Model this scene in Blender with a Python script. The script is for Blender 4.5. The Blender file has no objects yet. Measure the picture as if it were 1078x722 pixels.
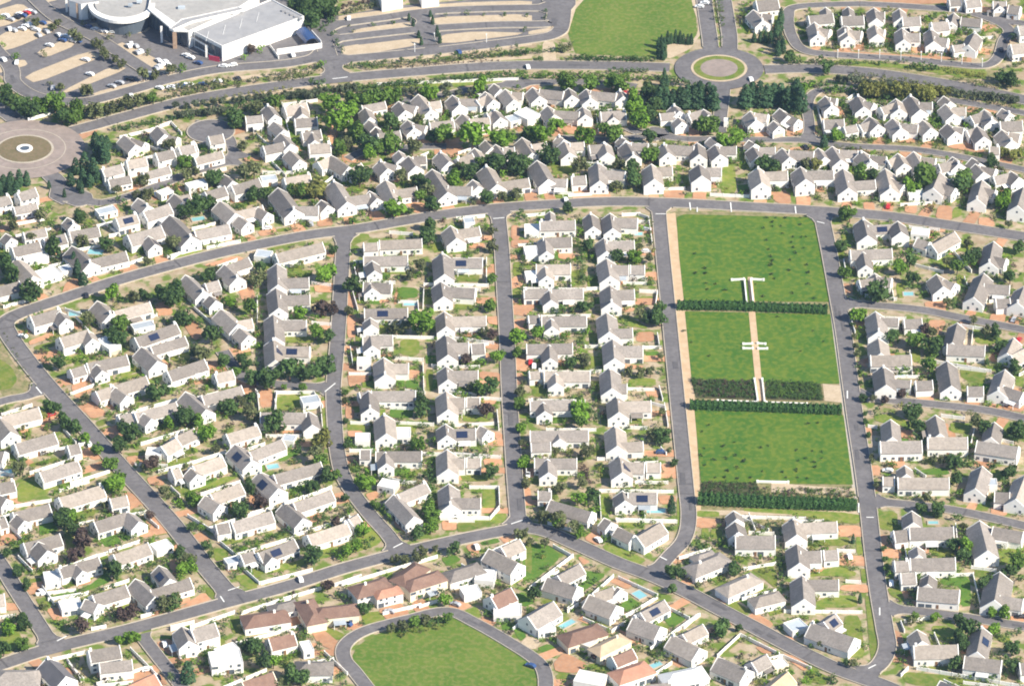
# Aerial photograph of a residential estate: streets of white gabled houses round a formal park.
import bpy, math, random
import numpy as np
from mathutils import Vector, Matrix
random.seed(7)
RNG = np.random.default_rng(7)
scene = bpy.context.scene
col = scene.collection
R = math.radians

# ------------------------------------------------------------------ camera
FPX, PITCH, DIST = 5550.0, R(31.2), 2220.0          # focal length in photo pixels, look-down angle, metres to the centre
CAM = Vector((0.0, -DIST * math.cos(PITCH), DIST * math.sin(PITCH)))
cd = bpy.data.cameras.new('camera'); cam = bpy.data.objects.new('camera', cd); col.objects.link(cam)
cam.location = CAM; cam.rotation_euler = (R(90) - PITCH, 0, 0)
cd.sensor_width = 36.0; cd.lens = 36.0 * FPX / 1078.0; cd.clip_start = 10; cd.clip_end = 60000
scene.camera = cam

# ------------------------------------------------------------------ sky, sun, exposure
SUN_EL, SUN_AZ = R(38), R(-30)                        # azimuth measured from +X (right) towards +Y (away)
world = bpy.data.worlds.new('World'); scene.world = world; world.use_nodes = True
nt = world.node_tree
sky = nt.nodes.new('ShaderNodeTexSky'); sky.sky_type = 'NISHITA'; sky.sun_disc = False
sky.sun_elevation = SUN_EL; sky.sun_rotation = R(90) - SUN_AZ
sky.air_density = 1.0; sky.dust_density = 0.3; sky.ozone_density = 2.4; sky.altitude = 300
nt.links.new(sky.outputs[0], nt.nodes['Background'].inputs[0]); nt.nodes['Background'].inputs[1].default_value = 0.09
sd = bpy.data.lights.new('sun', 'SUN'); sun = bpy.data.objects.new('sun', sd); col.objects.link(sun)
sd.energy = 5.0; sd.angle = R(0.5); sd.color = (1.0, 0.918, 0.775)
to_sun = Vector((math.cos(SUN_EL) * math.cos(SUN_AZ), math.cos(SUN_EL) * math.sin(SUN_AZ), math.sin(SUN_EL)))
sun.rotation_euler = to_sun.to_track_quat('Z', 'Y').to_euler(); sun.location = (300, -200, 400)
scene.view_settings.view_transform = 'Standard'; scene.view_settings.look = 'None'
scene.view_settings.exposure = 0.95; scene.view_settings.gamma = 1.0
scene.render.engine = 'CYCLES'; scene.cycles.max_bounces = 5; scene.cycles.diffuse_bounces = 3
scene.cycles.transparent_max_bounces = 6; scene.cycles.use_denoising = True
scene.cycles.filter_width = 1.9

HAZE = 0.000027
# ------------------------------------------------------------------ survey: photo pixel -> point on the plane z
CP, SP = math.cos(PITCH), math.sin(PITCH)
def ground(x, y, z=0.0):
    u = (x - 539.0) / FPX; v = (361.0 - y) / FPX
    d = (u, CP + v * SP, -SP + v * CP)
    t = (z - CAM.z) / d[2]
    return (CAM.x + d[0] * t, CAM.y + d[1] * t)
def mpp(x, y):                                         # metres per photo pixel across the view there
    a = ground(x, y); b = ground(x + 1, y)
    return b[0] - a[0]

# ------------------------------------------------------------------ materials
def rgb(c): return (c[0], c[1], c[2], 1.0)
def base_mat(name):
    m = bpy.data.materials.new(name); m.use_nodes = True
    return m, m.node_tree, m.node_tree.nodes['Principled BSDF']
def mottled(name, c1, c2, scale=0.3, rough=0.9, c3=None, scale2=2.5, amt=0.5, per_object=0.0, bump=0.0):
    """two or three colours of the thing itself mixed by noise in world metres, plus a small shift per object"""
    m, t, b = base_mat(name); b.inputs['Roughness'].default_value = rough
    b.inputs['Specular IOR Level'].default_value = 0.25
    g = t.nodes.new('ShaderNodeNewGeometry')
    n = t.nodes.new('ShaderNodeTexNoise'); n.inputs['Scale'].default_value = scale; n.inputs['Detail'].default_value = 5; n.inputs['Roughness'].default_value = 0.65
    t.links.new(g.outputs['Position'], n.inputs['Vector'])
    r = t.nodes.new('ShaderNodeValToRGB'); r.color_ramp.elements[0].position = 0.36; r.color_ramp.elements[1].position = 0.64
    r.color_ramp.elements[0].color = rgb(c1); r.color_ramp.elements[1].color = rgb(c2)
    t.links.new(n.outputs['Fac'], r.inputs[0]); out = r.outputs[0]
    n2 = t.nodes.new('ShaderNodeTexNoise'); n2.inputs['Scale'].default_value = scale2; n2.inputs['Detail'].default_value = 4
    t.links.new(g.outputs['Position'], n2.inputs['Vector'])
    if c3:
        mx = t.nodes.new('ShaderNodeMixRGB'); mr = t.nodes.new('ShaderNodeMapRange')
        mr.inputs[1].default_value = 0.46; mr.inputs[2].default_value = 0.60; mr.inputs[4].default_value = amt
        t.links.new(n2.outputs['Fac'], mr.inputs[0]); t.links.new(mr.outputs[0], mx.inputs[0])
        t.links.new(out, mx.inputs[1]); mx.inputs[2].default_value = rgb(c3); out = mx.outputs[0]
    if per_object:
        oi = t.nodes.new('ShaderNodeObjectInfo'); hs = t.nodes.new('ShaderNodeHueSaturation')
        mv = t.nodes.new('ShaderNodeMapRange'); mv.inputs[3].default_value = 1 - per_object; mv.inputs[4].default_value = 1 + per_object
        t.links.new(oi.outputs['Random'], mv.inputs[0]); t.links.new(mv.outputs[0], hs.inputs['Value']); t.links.new(out, hs.inputs['Color']); out = hs.outputs[0]
    t.links.new(out, b.inputs['Base Color'])
    if bump:
        bp = t.nodes.new('ShaderNodeBump'); bp.inputs['Strength'].default_value = bump; bp.inputs['Distance'].default_value = 0.2
        t.links.new(n2.outputs['Fac'], bp.inputs['Height']); t.links.new(bp.outputs[0], b.inputs['Normal'])
    return m
def plain(name, c, rough=0.6, metal=0.0, spec=0.4):
    m, t, b = base_mat(name); b.inputs['Base Color'].default_value = rgb(c); b.inputs['Roughness'].default_value = rough
    b.inputs['Metallic'].default_value = metal; b.inputs['Specular IOR Level'].default_value = spec
    return m
def leafy(name, c1, c2, vary=0.25):
    c1 = tuple(x * 1.3 for x in c1); c2 = tuple(x * 1.3 for x in c2)
    m = mottled(name, c1, c2, 0.35, 0.75, c3=tuple(x * 0.55 for x in c1), scale2=1.4, amt=0.6, per_object=vary)
    b = m.node_tree.nodes['Principled BSDF']
    tr = m.node_tree.nodes.new('ShaderNodeBsdfTranslucent'); tr.inputs[0].default_value = rgb(tuple(min(1, x * 1.25) for x in c2))
    ms = m.node_tree.nodes.new('ShaderNodeMixShader'); ms.inputs[0].default_value = 0.18
    o = m.node_tree.nodes['Material Output']
    m.node_tree.links.new(b.outputs[0], ms.inputs[1]); m.node_tree.links.new(tr.outputs[0], ms.inputs[2]); m.node_tree.links.new(ms.outputs[0], o.inputs[0])
    return m
M = {
 'terrain': mottled('dry_ground', (.30, .225, .14), (.43, .35, .245), .16, .95, c3=(.125, .18, .03), scale2=.18, amt=1.0),
 'earth': mottled('bare_earth', (.31, .235, .14), (.21, .205, .085), .15, .95, c3=(.13, .14, .05), scale2=.5, amt=.7),
 'lawn': mottled('mown_lawn', (.095, .165, .020), (.185, .21, .034), .16, .95, c3=(.25, .225, .08), scale2=.5, amt=.45, per_object=.14),
 'lawn_G': mottled('watered_lawn', (.062, .150, .016), (.095, .175, .024), .3, .95, c3=(.14, .18, .034), scale2=.8, amt=.4),
 'park': mottled('park_grass', (.044, .120, .010), (.082, .150, .014), .05, .95, c3=(.155, .185, .020), scale2=.40, amt=.55),
 'field': mottled('field_grass', (.075, .145, .015), (.120, .178, .025), .05, .95, c3=(.21, .20, .06), scale2=.5, amt=.5),
 'brick': mottled('brick_paving', (.43, .215, .115), (.52, .29, .165), .4, .9, c3=(.36, .24, .165), scale2=1.6, amt=.5, per_object=.16),
 'tan': mottled('tan_paving', (.44, .345, .235), (.52, .42, .30), .25, .9, c3=(.36, .29, .205), scale2=1.2, amt=.4),
 'asphalt': mottled('asphalt', (.130, .122, .125), (.178, .167, .168), .10, .85, c3=(.115, .108, .111), scale2=.55, amt=.6),
 'dull': mottled('dry_bedding', (.20, .15, .09), (.155, .12, .068), .3, .95, c3=(.12, .115, .05), scale2=1.0, amt=.6),
 'soil': mottled('bed_soil', (.085, .075, .04), (.06, .075, .03), .5, .95),
 'rose': mottled('rose_paving', (.255, .208, .182), (.315, .255, .225), .08, .9, c3=(.215, .178, .158), scale2=.35, amt=.5),
 'patch': mottled('asphalt_patch', (.095, .090, .094), (.125, .118, .121), .5, .85),
 'ochre': mottled('ochre_path', (.47, .33, .20), (.54, .40, .26), .3, .9),
 'hedge': leafy('hedge_foliage', (.034, .088, .020), (.056, .120, .028), .1),
 'kerb': mottled('concrete_kerb', (.38, .33, .26), (.46, .41, .34), .6, .9),
 'paint': plain('road_paint', (.78, .78, .75), .6),
 'wall': mottled('white_plaster', (.77, .745, .71), (.83, .81, .78), .15, .85, c3=(.69, .665, .62), scale2=.6, amt=.4, per_object=.035),
 'cream': mottled('cream_plaster', (.72, .63, .48), (.78, .69, .55), .2, .85, per_object=.05),
 'roof': mottled('grey_tiles', (.215, .190, .172), (.280, .248, .224), .22, .85, c3=(.185, .165, .150), scale2=1.3, amt=.7, per_object=.24),
 'roof_2': mottled('weathered_tiles', (.29, .25, .215), (.35, .305, .265), .3, .85, c3=(.235, .205, .18), scale2=.9, amt=.6, per_object=.2),
 'roof_D': mottled('slate_tiles', (.12, .115, .12), (.155, .145, .15), .25, .8, per_object=.1),
 'roof_B': mottled('brown_tiles', (.185, .110, .084), (.240, .152, .116), .3, .85, c3=(.155, .100, .080), scale2=1.5, amt=.5, per_object=.12),
 'roof_R': mottled('terracotta_tiles', (.36, .18, .12), (.43, .235, .16), .3, .85, c3=(.30, .16, .115), scale2=1.5, amt=.5, per_object=.1),
 'roof_T': mottled('tan_tiles', (.40, .30, .20), (.46, .36, .25), .3, .85, per_object=.1),
 'roof_W': mottled('pale_roof_sheet', (.60, .60, .585), (.68, .68, .66), .2, .6, per_object=.08),
 'roof_b': mottled('bluish_roof_sheet', (.36, .40, .44), (.44, .48, .52), .3, .5, per_object=.15),
 'glass': plain('window_glass', (.085, .105, .13), .15, spec=.6),
 'door': plain('timber_door', (.20, .11, .06), .6),
 'garage': mottled('garage_door', (.50, .43, .34), (.58, .52, .44), .5, .7, per_object=.2),
 'solar': plain('solar_panel', (.018, .026, .06), .2, spec=.6),
 'water': plain('pool_water', (.22, .46, .50), .08, spec=.5),
 'trunk': mottled('bark', (.12, .085, .06), (.17, .125, .09), 2, .95),
 'b': leafy('dark_foliage', (.038, .076, .020), (.066, .112, .028)),
 'l': leafy('mid_foliage', (.064, .125, .016), (.100, .162, .026)),
 'L': leafy('bright_foliage', (.082, .165, .012), (.125, .215, .024)),
 'o': leafy('olive_foliage', (.078, .092, .036), (.115, .128, .052)),
 'g': leafy('grey_foliage', (.066, .084, .046), (.098, .115, .066)),
 'u': leafy('purple_foliage', (.060, .038, .036), (.088, .066, .046)),
 'y': leafy('yellow_foliage', (.120, .135, .030), (.190, .185, .045)),
 'c': leafy('conifer_foliage', (.030, .068, .030), (.046, .092, .038)),
 'p': leafy('palm_foliage', (.050, .082, .030), (.080, .110, .042)),
 'sap': leafy('sapling_shade_foliage', (.020, .042, .014), (.032, .060, .018)),  # dark green, sapling shadows put into the leaf colour
 'stone': mottled('brick_facing', (.33, .22, .15), (.40, .28, .20), .6, .9),
 'membrane': mottled('roof_membrane', (.29, .29, .30), (.35, .345, .345), .05, .8, c3=(.26, .26, .27), scale2=.3, amt=.5),
 'gravel': mottled('gravel_roof', (.33, .32, .305), (.40, .385, .365), .08, .9, c3=(.29, .28, .27), scale2=.5, amt=.5),
 'tyre': plain('tyre', (.02, .02, .02), .9), 'steel': plain('painted_steel', (.75, .75, .74), .5),
}
for k, c in dict(W=(.80, .80, .79), R=(.45, .03, .03), K=(.02, .02, .025), S=(.45, .46, .48), B=(.04, .08, .20)).items():
    M['car_' + k] = plain('car_paint_' + dict(W='white', R='red', K='black', S='silver', B='blue')[k], c, .25, 0.2 if k == 'S' else 0, .6)

# ------------------------------------------------------------------ mesh helpers
def link(o, parent=None):
    col.objects.link(o)
    if parent is not None: o.parent = parent
    return o
def mesh_obj(name, verts, faces, mat, parent=None):
    me = bpy.data.meshes.new(name); me.from_pydata(verts, [], faces); me.materials.append(mat if not isinstance(mat, str) else M[mat])
    return link(bpy.data.objects.new(name, me), parent)
def fast_quads(name, q, mat):                          # q: (n,4,3) array
    n = len(q); me = bpy.data.meshes.new(name); me.vertices.add(n * 4); me.vertices.foreach_set('co', q.astype(np.float32).ravel())
    me.loops.add(n * 4); me.loops.foreach_set('vertex_index', np.arange(n * 4, dtype=np.int32))
    me.polygons.add(n); me.polygons.foreach_set('loop_start', np.arange(n, dtype=np.int32) * 4)
    try: me.polygons.foreach_set('loop_total', np.full(n, 4, dtype=np.int32))
    except Exception: pass
    me.update(calc_edges=True)
    for m in (mat if isinstance(mat, list) else [mat]): me.materials.append(M[m])
    return me
def empty(name, loc, rz=0.0, s=1.0):
    o = bpy.data.objects.new(name, None); o.empty_display_size = 0.5; o.location = loc; o.rotation_euler = (0, 0, rz); o.scale = (s, s, s)
    return link(o)
def tag(o, label, cat, group=None):
    o['label'] = label; o['category'] = cat
    if group: o['group'] = group
    return o
def structure(o): o['kind'] = 'structure'; return o
class Geo:
    def __init__(s): s.v, s.f = [], []
    def quadbox(s, o, a, b, c):                        # corner o and three edge vectors
        i = len(s.v); o, a, b, c = map(Vector, (o, a, b, c))
        for p in (o, o + a, o + a + b, o + b, o + c, o + a + c, o + a + b + c, o + b + c): s.v.append(tuple(p))
        for f in ((0, 3, 2, 1), (4, 5, 6, 7), (0, 1, 5, 4), (1, 2, 6, 5), (2, 3, 7, 6), (3, 0, 4, 7)): s.f.append(tuple(i + k for k in f))
    def box(s, x0, y0, z0, x1, y1, z1): s.quadbox((x0, y0, z0), (x1 - x0, 0, 0), (0, y1 - y0, 0), (0, 0, z1 - z0))
    def prism(s, pts, d):                              # closed polygon extruded along d
        i = len(s.v); n = len(pts); d = Vector(d)
        s.v += [tuple(p) for p in pts] + [tuple(Vector(p) + d) for p in pts]
        s.f.append(tuple(i + k for k in range(n))[::-1]); s.f.append(tuple(i + n + k for k in range(n)))
        for k in range(n): s.f.append((i + k, i + (k + 1) % n, i + n + (k + 1) % n, i + n + k))
    def poly(s, pts): i = len(s.v); s.v += [tuple(p) for p in pts]; s.f.append(tuple(range(i, i + len(pts))))
    def build(s, name, mat, parent=None): return mesh_obj(name, s.v, s.f, mat, parent)
def area2(p): return sum(p[i][0] * p[(i + 1) % len(p)][1] - p[(i + 1) % len(p)][0] * p[i][1] for i in range(len(p)))
def sheet(name, pts, z, mat):
    if area2(pts) < 0: pts = pts[::-1]
    return structure(mesh_obj(name, [(p[0], p[1], z) for p in pts], [tuple(range(len(pts)))], mat))
ORD = ['', 'first', 'second', 'third', 'fourth', 'fifth', 'sixth', 'seventh', 'eighth', 'ninth', 'tenth', 'eleventh', 'twelfth', 'thirteenth', 'fourteenth', 'fifteenth', 'sixteenth', 'seventeenth', 'eighteenth', 'nineteenth', 'twentieth']
def ordinal(n):
    if n <= 20: return ORD[n]
    t = {2: 'twenty', 3: 'thirty', 4: 'forty', 5: 'fifty', 6: 'sixty', 7: 'seventy', 8: 'eighty', 9: 'ninety'}
    if n < 100: return t[n // 10] + ('-' + ORD[n % 10] if n % 10 else ' position'.replace(' position', 'th')) if n % 10 else {20: 'twentieth', 30: 'thirtieth', 40: 'fortieth', 50: 'fiftieth', 60: 'sixtieth', 70: 'seventieth', 80: 'eightieth', 90: 'ninetieth'}[n]
    return 'hundred-and-' + ordinal(n - 100) if n > 100 else 'hundredth'

# ------------------------------------------------------------------ terrain and roads
mesh_obj('ground', [(-9000, -6000, 0), (9000, -6000, 0), (9000, 12000, 0), (-9000, 12000, 0)], [(0, 1, 2, 3)], 'terrain')['kind'] = 'structure'

def smooth(pts, k=8):
    out = []
    P = [pts[0]] + list(pts) + [pts[-1]]
    for i in range(1, len(P) - 2):
        a, b, c, d = P[i - 1], P[i], P[i + 1], P[i + 2]
        for j in range(k):
            t = j / k
            out.append(tuple(.5 * (2 * b[q] + (c[q] - a[q]) * t + (2 * a[q] - 5 * b[q] + 4 * c[q] - d[q]) * t * t + (3 * b[q] - a[q] - 3 * c[q] + d[q]) * t ** 3) for q in (0, 1)))
    out.append(tuple(pts[-1])); return out
ROADS = [  # name, width in metres, photo survey of the centre line
 ('curved_road', 7.6, '1110,256 1078,250 1000,238 930,228 850,222 780,218 700,214 640,213 580,216 520,220 450,229 380,241 320,249 240,265 180,280 120,297 60,317 22,330 6,340 10,354 30,382 55,412 90,450 130,495 180,550 215,595 243,628'),
 ('bottom_road', 7.2, '-20,706 0,700 53,683 131,664 190,648 240,634 300,618 360,599 420,583 480,569 525,560 548,556 575,560 610,575 650,593 685,606 720,622 760,643 800,664 850,690 885,706 930,722 960,735'),
 ('left_street', 6.2, '-15,575 0,594 24,632 50,672 58,684'),
 ('junction_street', 6.0, '362,247 359,300 356,350 353,385 351,410 352,440 355,475 363,505 385,537 408,563 420,580'),
 ('side_lane', 5.4, '349,409 320,407 290,405 270,402 254,396 243,383 234,370'),
 ('middle_street', 6.2, '524,222 528,260 531,310 534,360 536,410 539,460 542,505 546,552'),
 ('park_street', 5.9, '693,216 697,260 702,310 707,360 712,410 717,460 722,510 725,545 720,568 705,585 690,602'),
 ('east_street', 6.6, '864,224 872,262 880,305 888,350 894,395 901,445 908,490 914,535 919,580 925,625 931,660 934,682 925,700 905,712'),
 ('east_lane', 5.2, '883,320 920,322 970,327 1020,337 1078,348 1110,356'),
 ('east_lane', 5.2, '896,417 940,422 1000,428 1040,433 1078,441 1110,448'),
 ('east_lane', 5.2, '911,528 950,531 1000,537 1040,545 1078,554 1110,562'),
 ('east_lane', 5.2, '927,641 960,643 1000,648 1040,654 1078,660 1110,666'),
 ('avenue', 8.0, '58,143 90,135 130,124 200,106 280,93 350,84 430,77 510,71 560,69.5 640,70 705,72'),
 ('avenue', 8.0, '805,74 850,73 890,75 930,79 1000,90 1078,106 1110,114'),
 ('boulevard', 7.0, '749,58 747,40 744,20 740,-10'),
 ('boulevard', 7.0, '768,58 768,40 765,20 760,-10'),
 ('gate_lane', 6.0, '762,92 760,110 758,125 757,140'),
 ('estate_lane', 4.6, '690,142 720,147 757,147 800,148 840,148 858,150 900,155 960,158 1010,166 1040,172 1090,182'),
 ('estate_lane', 4.6, '850,148 852,132 850,112 858,98 880,94 900,94'),
 ('estate_lane', 4.6, '975,103 1010,108 1040,113 1090,122'),
 ('estate_lane', 4.6, '660,135 672,140 690,142 640,148 590,146'),
 ('estate_lane', 4.6, '545,88 590,87 640,88 670,92'),
 ('estate_lane', 4.6, '410,108 450,104 480,98 500,95 545,88'),
 ('estate_lane', 4.6, '366,168 385,160 420,157 450,155 470,155'),
 ('estate_lane', 4.6, '250,168 245,158 240,145 222,133 205,130'),
 ('estate_lane', 5.4, '62,208 72,206 90,212 110,214 140,206 170,195 200,183 230,174 250,168'),
 ('roundabout_exit', 8.0, '50,182 60,192 66,202 80,210'),
 ('roundabout_exit', 8.0, '30,140 10,122 -10,112 -30,105'),
 ('mall_road', 7.0, '-20,38 10,70 15,88 40,103 85,108 130,98 180,84 230,74 300,68 340,60'),
 ('mall_road', 8.0, '354,85 350,70 344,55 340,40 338,20'),
 ('mall_road', 7.0, '356,64 420,58 480,52 560,42 585,36 592,24 594,-10'),
 ('mall_road', 6.0, '340,28 400,20 450,13 510,10 580,9'),
 ('mall_road', 6.0, '350,42 400,36 450,31 520,27 575,26 582,20 584,-6'),
 ('mall_road', 6.0, '443,14 448,30 452,48'),
 ('mall_road', 7.0, '28,-10 60,20 100,40 140,66 165,82'),
 ('estate_loop', 5.0, '905,5 840,8 830,18 834,40 850,55 900,60 950,63 1000,68 1035,70 1050,62 1056,45 1060,30 1020,14 960,8 905,5'),
 ('estate_loop', 5.0, '1045,20 1078,26 1110,32'),
 ('green_loop', 5.4, '395,735 374,708 362,693 364,678 385,664 430,652 470,644 500,656 540,679 566,697 574,712 574,735'),
 ('bottom_lane', 5.2, '148,668 165,690 185,715 200,735'),
 ('left_spur', 5.0, '-15,428 10,421 30,417 46,409'),
]
road_lines = []
for name, w, s in ROADS:
    px = [tuple(map(float, p.split(','))) for p in s.split()]
    road_lines.append((name, w / 2, [ground(*p) for p in smooth(px)]))
segs = []                                              # for clearance tests
for ri, (n, h, L) in enumerate(road_lines):
    for a, b in zip(L, L[1:]): segs.append((a[0], a[1], b[0], b[1], h, ri))
SEG = np.array(segs)
def road_clear(P, skip=None):
    """distance from points to the nearest road edge"""
    P = np.atleast_2d(P); S = SEG if skip is None else SEG[SEG[:, 5] != skip]
    ab = S[:, 2:4] - S[:, :2]; L2 = (ab ** 2).sum(1) + 1e-9
    out = np.empty(len(P))
    for i0 in range(0, len(P), 2000):
        p = P[i0:i0 + 2000, None, :]; t = np.clip(((p - S[None, :, :2]) * ab).sum(2) / L2, 0, 1)
        d = np.sqrt(((p - S[None, :, :2] - t[..., None] * ab) ** 2).sum(2)) - S[:, 4]
        out[i0:i0 + 2000] = d.min(1)
    return out
CIRCLES = [(ground(757, 73), 20.5), (ground(26, 158), 27.0), (ground(222, 139), 10.5)]
def circle_clear(P):
    P = np.atleast_2d(P); return np.min([np.hypot(P[:, 0] - c[0], P[:, 1] - c[1]) - r for c, r in CIRCLES], axis=0)
ZR = 0.24
for ri, (name, h, L) in enumerate(road_lines):
    z = ZR + ri * 0.003; v, f = [], []; left, right = [], []
    A_ = np.array(L); arc = np.concatenate([[0], np.cumsum(np.hypot(*np.diff(A_, axis=0).T))]); near_end = np.minimum(arc, arc[-1] - arc); oc = road_clear(A_, skip=ri)
    h0 = h
    for i, p in enumerate(L):
        h = h0 + (((5.5 - max(oc[i], 0)) / 5.5) ** 2 * 3.6 if near_end[i] < 16 and oc[i] < 5.5 else 0)      # rounded kerb returns at junctions
        a, b = L[max(0, i - 1)], L[min(len(L) - 1, i + 1)]; d = Vector((b[0] - a[0], b[1] - a[1])).normalized(); n = Vector((-d.y, d.x))
        left.append((p[0] + n.x * h, p[1] + n.y * h)); right.append((p[0] - n.x * h, p[1] - n.y * h))
    for a, b in zip(left, right): v += [(a[0], a[1], z), (b[0], b[1], z)]
    for i in range(len(L) - 1): f.append((2 * i, 2 * i + 1, 2 * i + 3, 2 * i + 2))
    structure(mesh_obj(name, v, f, 'asphalt'))
    g = Geo()                                          # kerbs, broken where another road joins
    for side, E in ((1, left), (-1, right)):
        clear = (road_clear(np.array(E), skip=ri) > 0.35) & (circle_clear(np.array(E)) > 0.3)
        for i in range(len(E) - 1):
            if not (clear[i] and clear[i + 1]): continue
            a, b = Vector(E[i]), Vector(E[i + 1]); d = b - a
            if d.length < .05: continue
            n = Vector((-d.y, d.x)).normalized() * 0.34 * side
            g.poly([(a.x, a.y, ZR + .12 + .14), (b.x, b.y, ZR + .26), (b.x + n.x, b.y + n.y, ZR + .26), (a.x + n.x, a.y + n.y, ZR + .26)][::side])
            g.poly([(a.x, a.y, z), (b.x, b.y, z), (b.x, b.y, ZR + .26), (a.x, a.y, ZR + .26)][::side])
            g.poly([(a.x + n.x, a.y + n.y, 0), (b.x + n.x, b.y + n.y, 0), (b.x + n.x, b.y + n.y, ZR + .26), (a.x + n.x, a.y + n.y, ZR + .26)][::-side])
    if g.f: structure(g.build('kerb', 'kerb'))

for ri, (name, h, L) in enumerate(road_lines):         # resurfaced patches and trench scars
    for k in range(len(L) // 14):
        i = random.randrange(4, len(L) - 4) if len(L) > 10 else 2; a, b = Vector(L[i]), Vector(L[i + 1]); d = (b - a).normalized(); n = Vector((-d.y, d.x)); s = random.uniform(-.55, .55) * h
        if random.random() < .4: l2, w2, s = .35, h * .96, 0
        else: l2, w2 = random.uniform(1.0, 5.0), random.uniform(.4, 1.1)
        z = ZR + len(ROADS) * .003 + .004 + random.random() * .006; q = a + n * s
        structure(mesh_obj('road_patch', [(q.x + d.x * u * l2 + n.x * v * w2, q.y + d.y * u * l2 + n.y * v * w2, z) for u, v in ((-1, -1), (1, -1), (1, 1), (-1, 1))], [(0, 1, 2, 3)], 'patch'))
def disc(name, c, r, z, mat, r0=0.0, n=48, thick=0.0):
    g = Geo()
    P = lambda rr, k, zz: (c[0] + rr * math.cos(2 * math.pi * k / n), c[1] + rr * math.sin(2 * math.pi * k / n), zz)
    for k in range(n):
        if r0: g.poly([P(r0, k, z), P(r, k, z), P(r, k + 1, z), P(r0, k + 1, z)])
        if thick:
            g.poly([P(r, k, z - thick), P(r, k + 1, z - thick), P(r, k + 1, z), P(r, k, z)])
            if r0: g.poly([P(r0, k + 1, z - thick), P(r0, k, z - thick), P(r0, k, z), P(r0, k + 1, z)])
    if not r0: g.poly([P(r, k, z) for k in range(n)])
    return g.build(name, mat)
c = CIRCLES[0][0]
structure(disc('roundabout_road', c, 20.5, .42, 'asphalt')); structure(disc('roundabout_apron', c, 13.0, .56, 'tan', 11.8, thick=.3))
structure(disc('roundabout_grass', c, 11.8, .60, 'lawn', 8.6)); structure(disc('roundabout_centre', c, 8.6, .62, 'rose'))
c = CIRCLES[1][0]
structure(disc('roundabout_road', c, 27.0, .42, 'rose')); structure(disc('roundabout_apron', c, 13.0, .56, 'kerb', 12.0, thick=.3)); structure(disc('roundabout_bed', c, 12.0, .60, 'dull')); structure(disc('roundabout_ring', c, 18.5, .44, 'kerb', 18.1))
fb = disc('fountain', c, 3.6, 1.0, 'wall', 2.2, thick=1.0); tag(fb, 'round white fountain in the middle of the left roundabout', 'fountain'); disc('basin_water', c, 2.2, .8, 'glass').parent = fb
structure(disc('turning_circle', CIRCLES[2][0], 10.5, .42, 'asphalt')); structure(disc('kerb', CIRCLES[2][0], 11.0, .5, 'kerb', 10.5, thick=.4))

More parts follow.
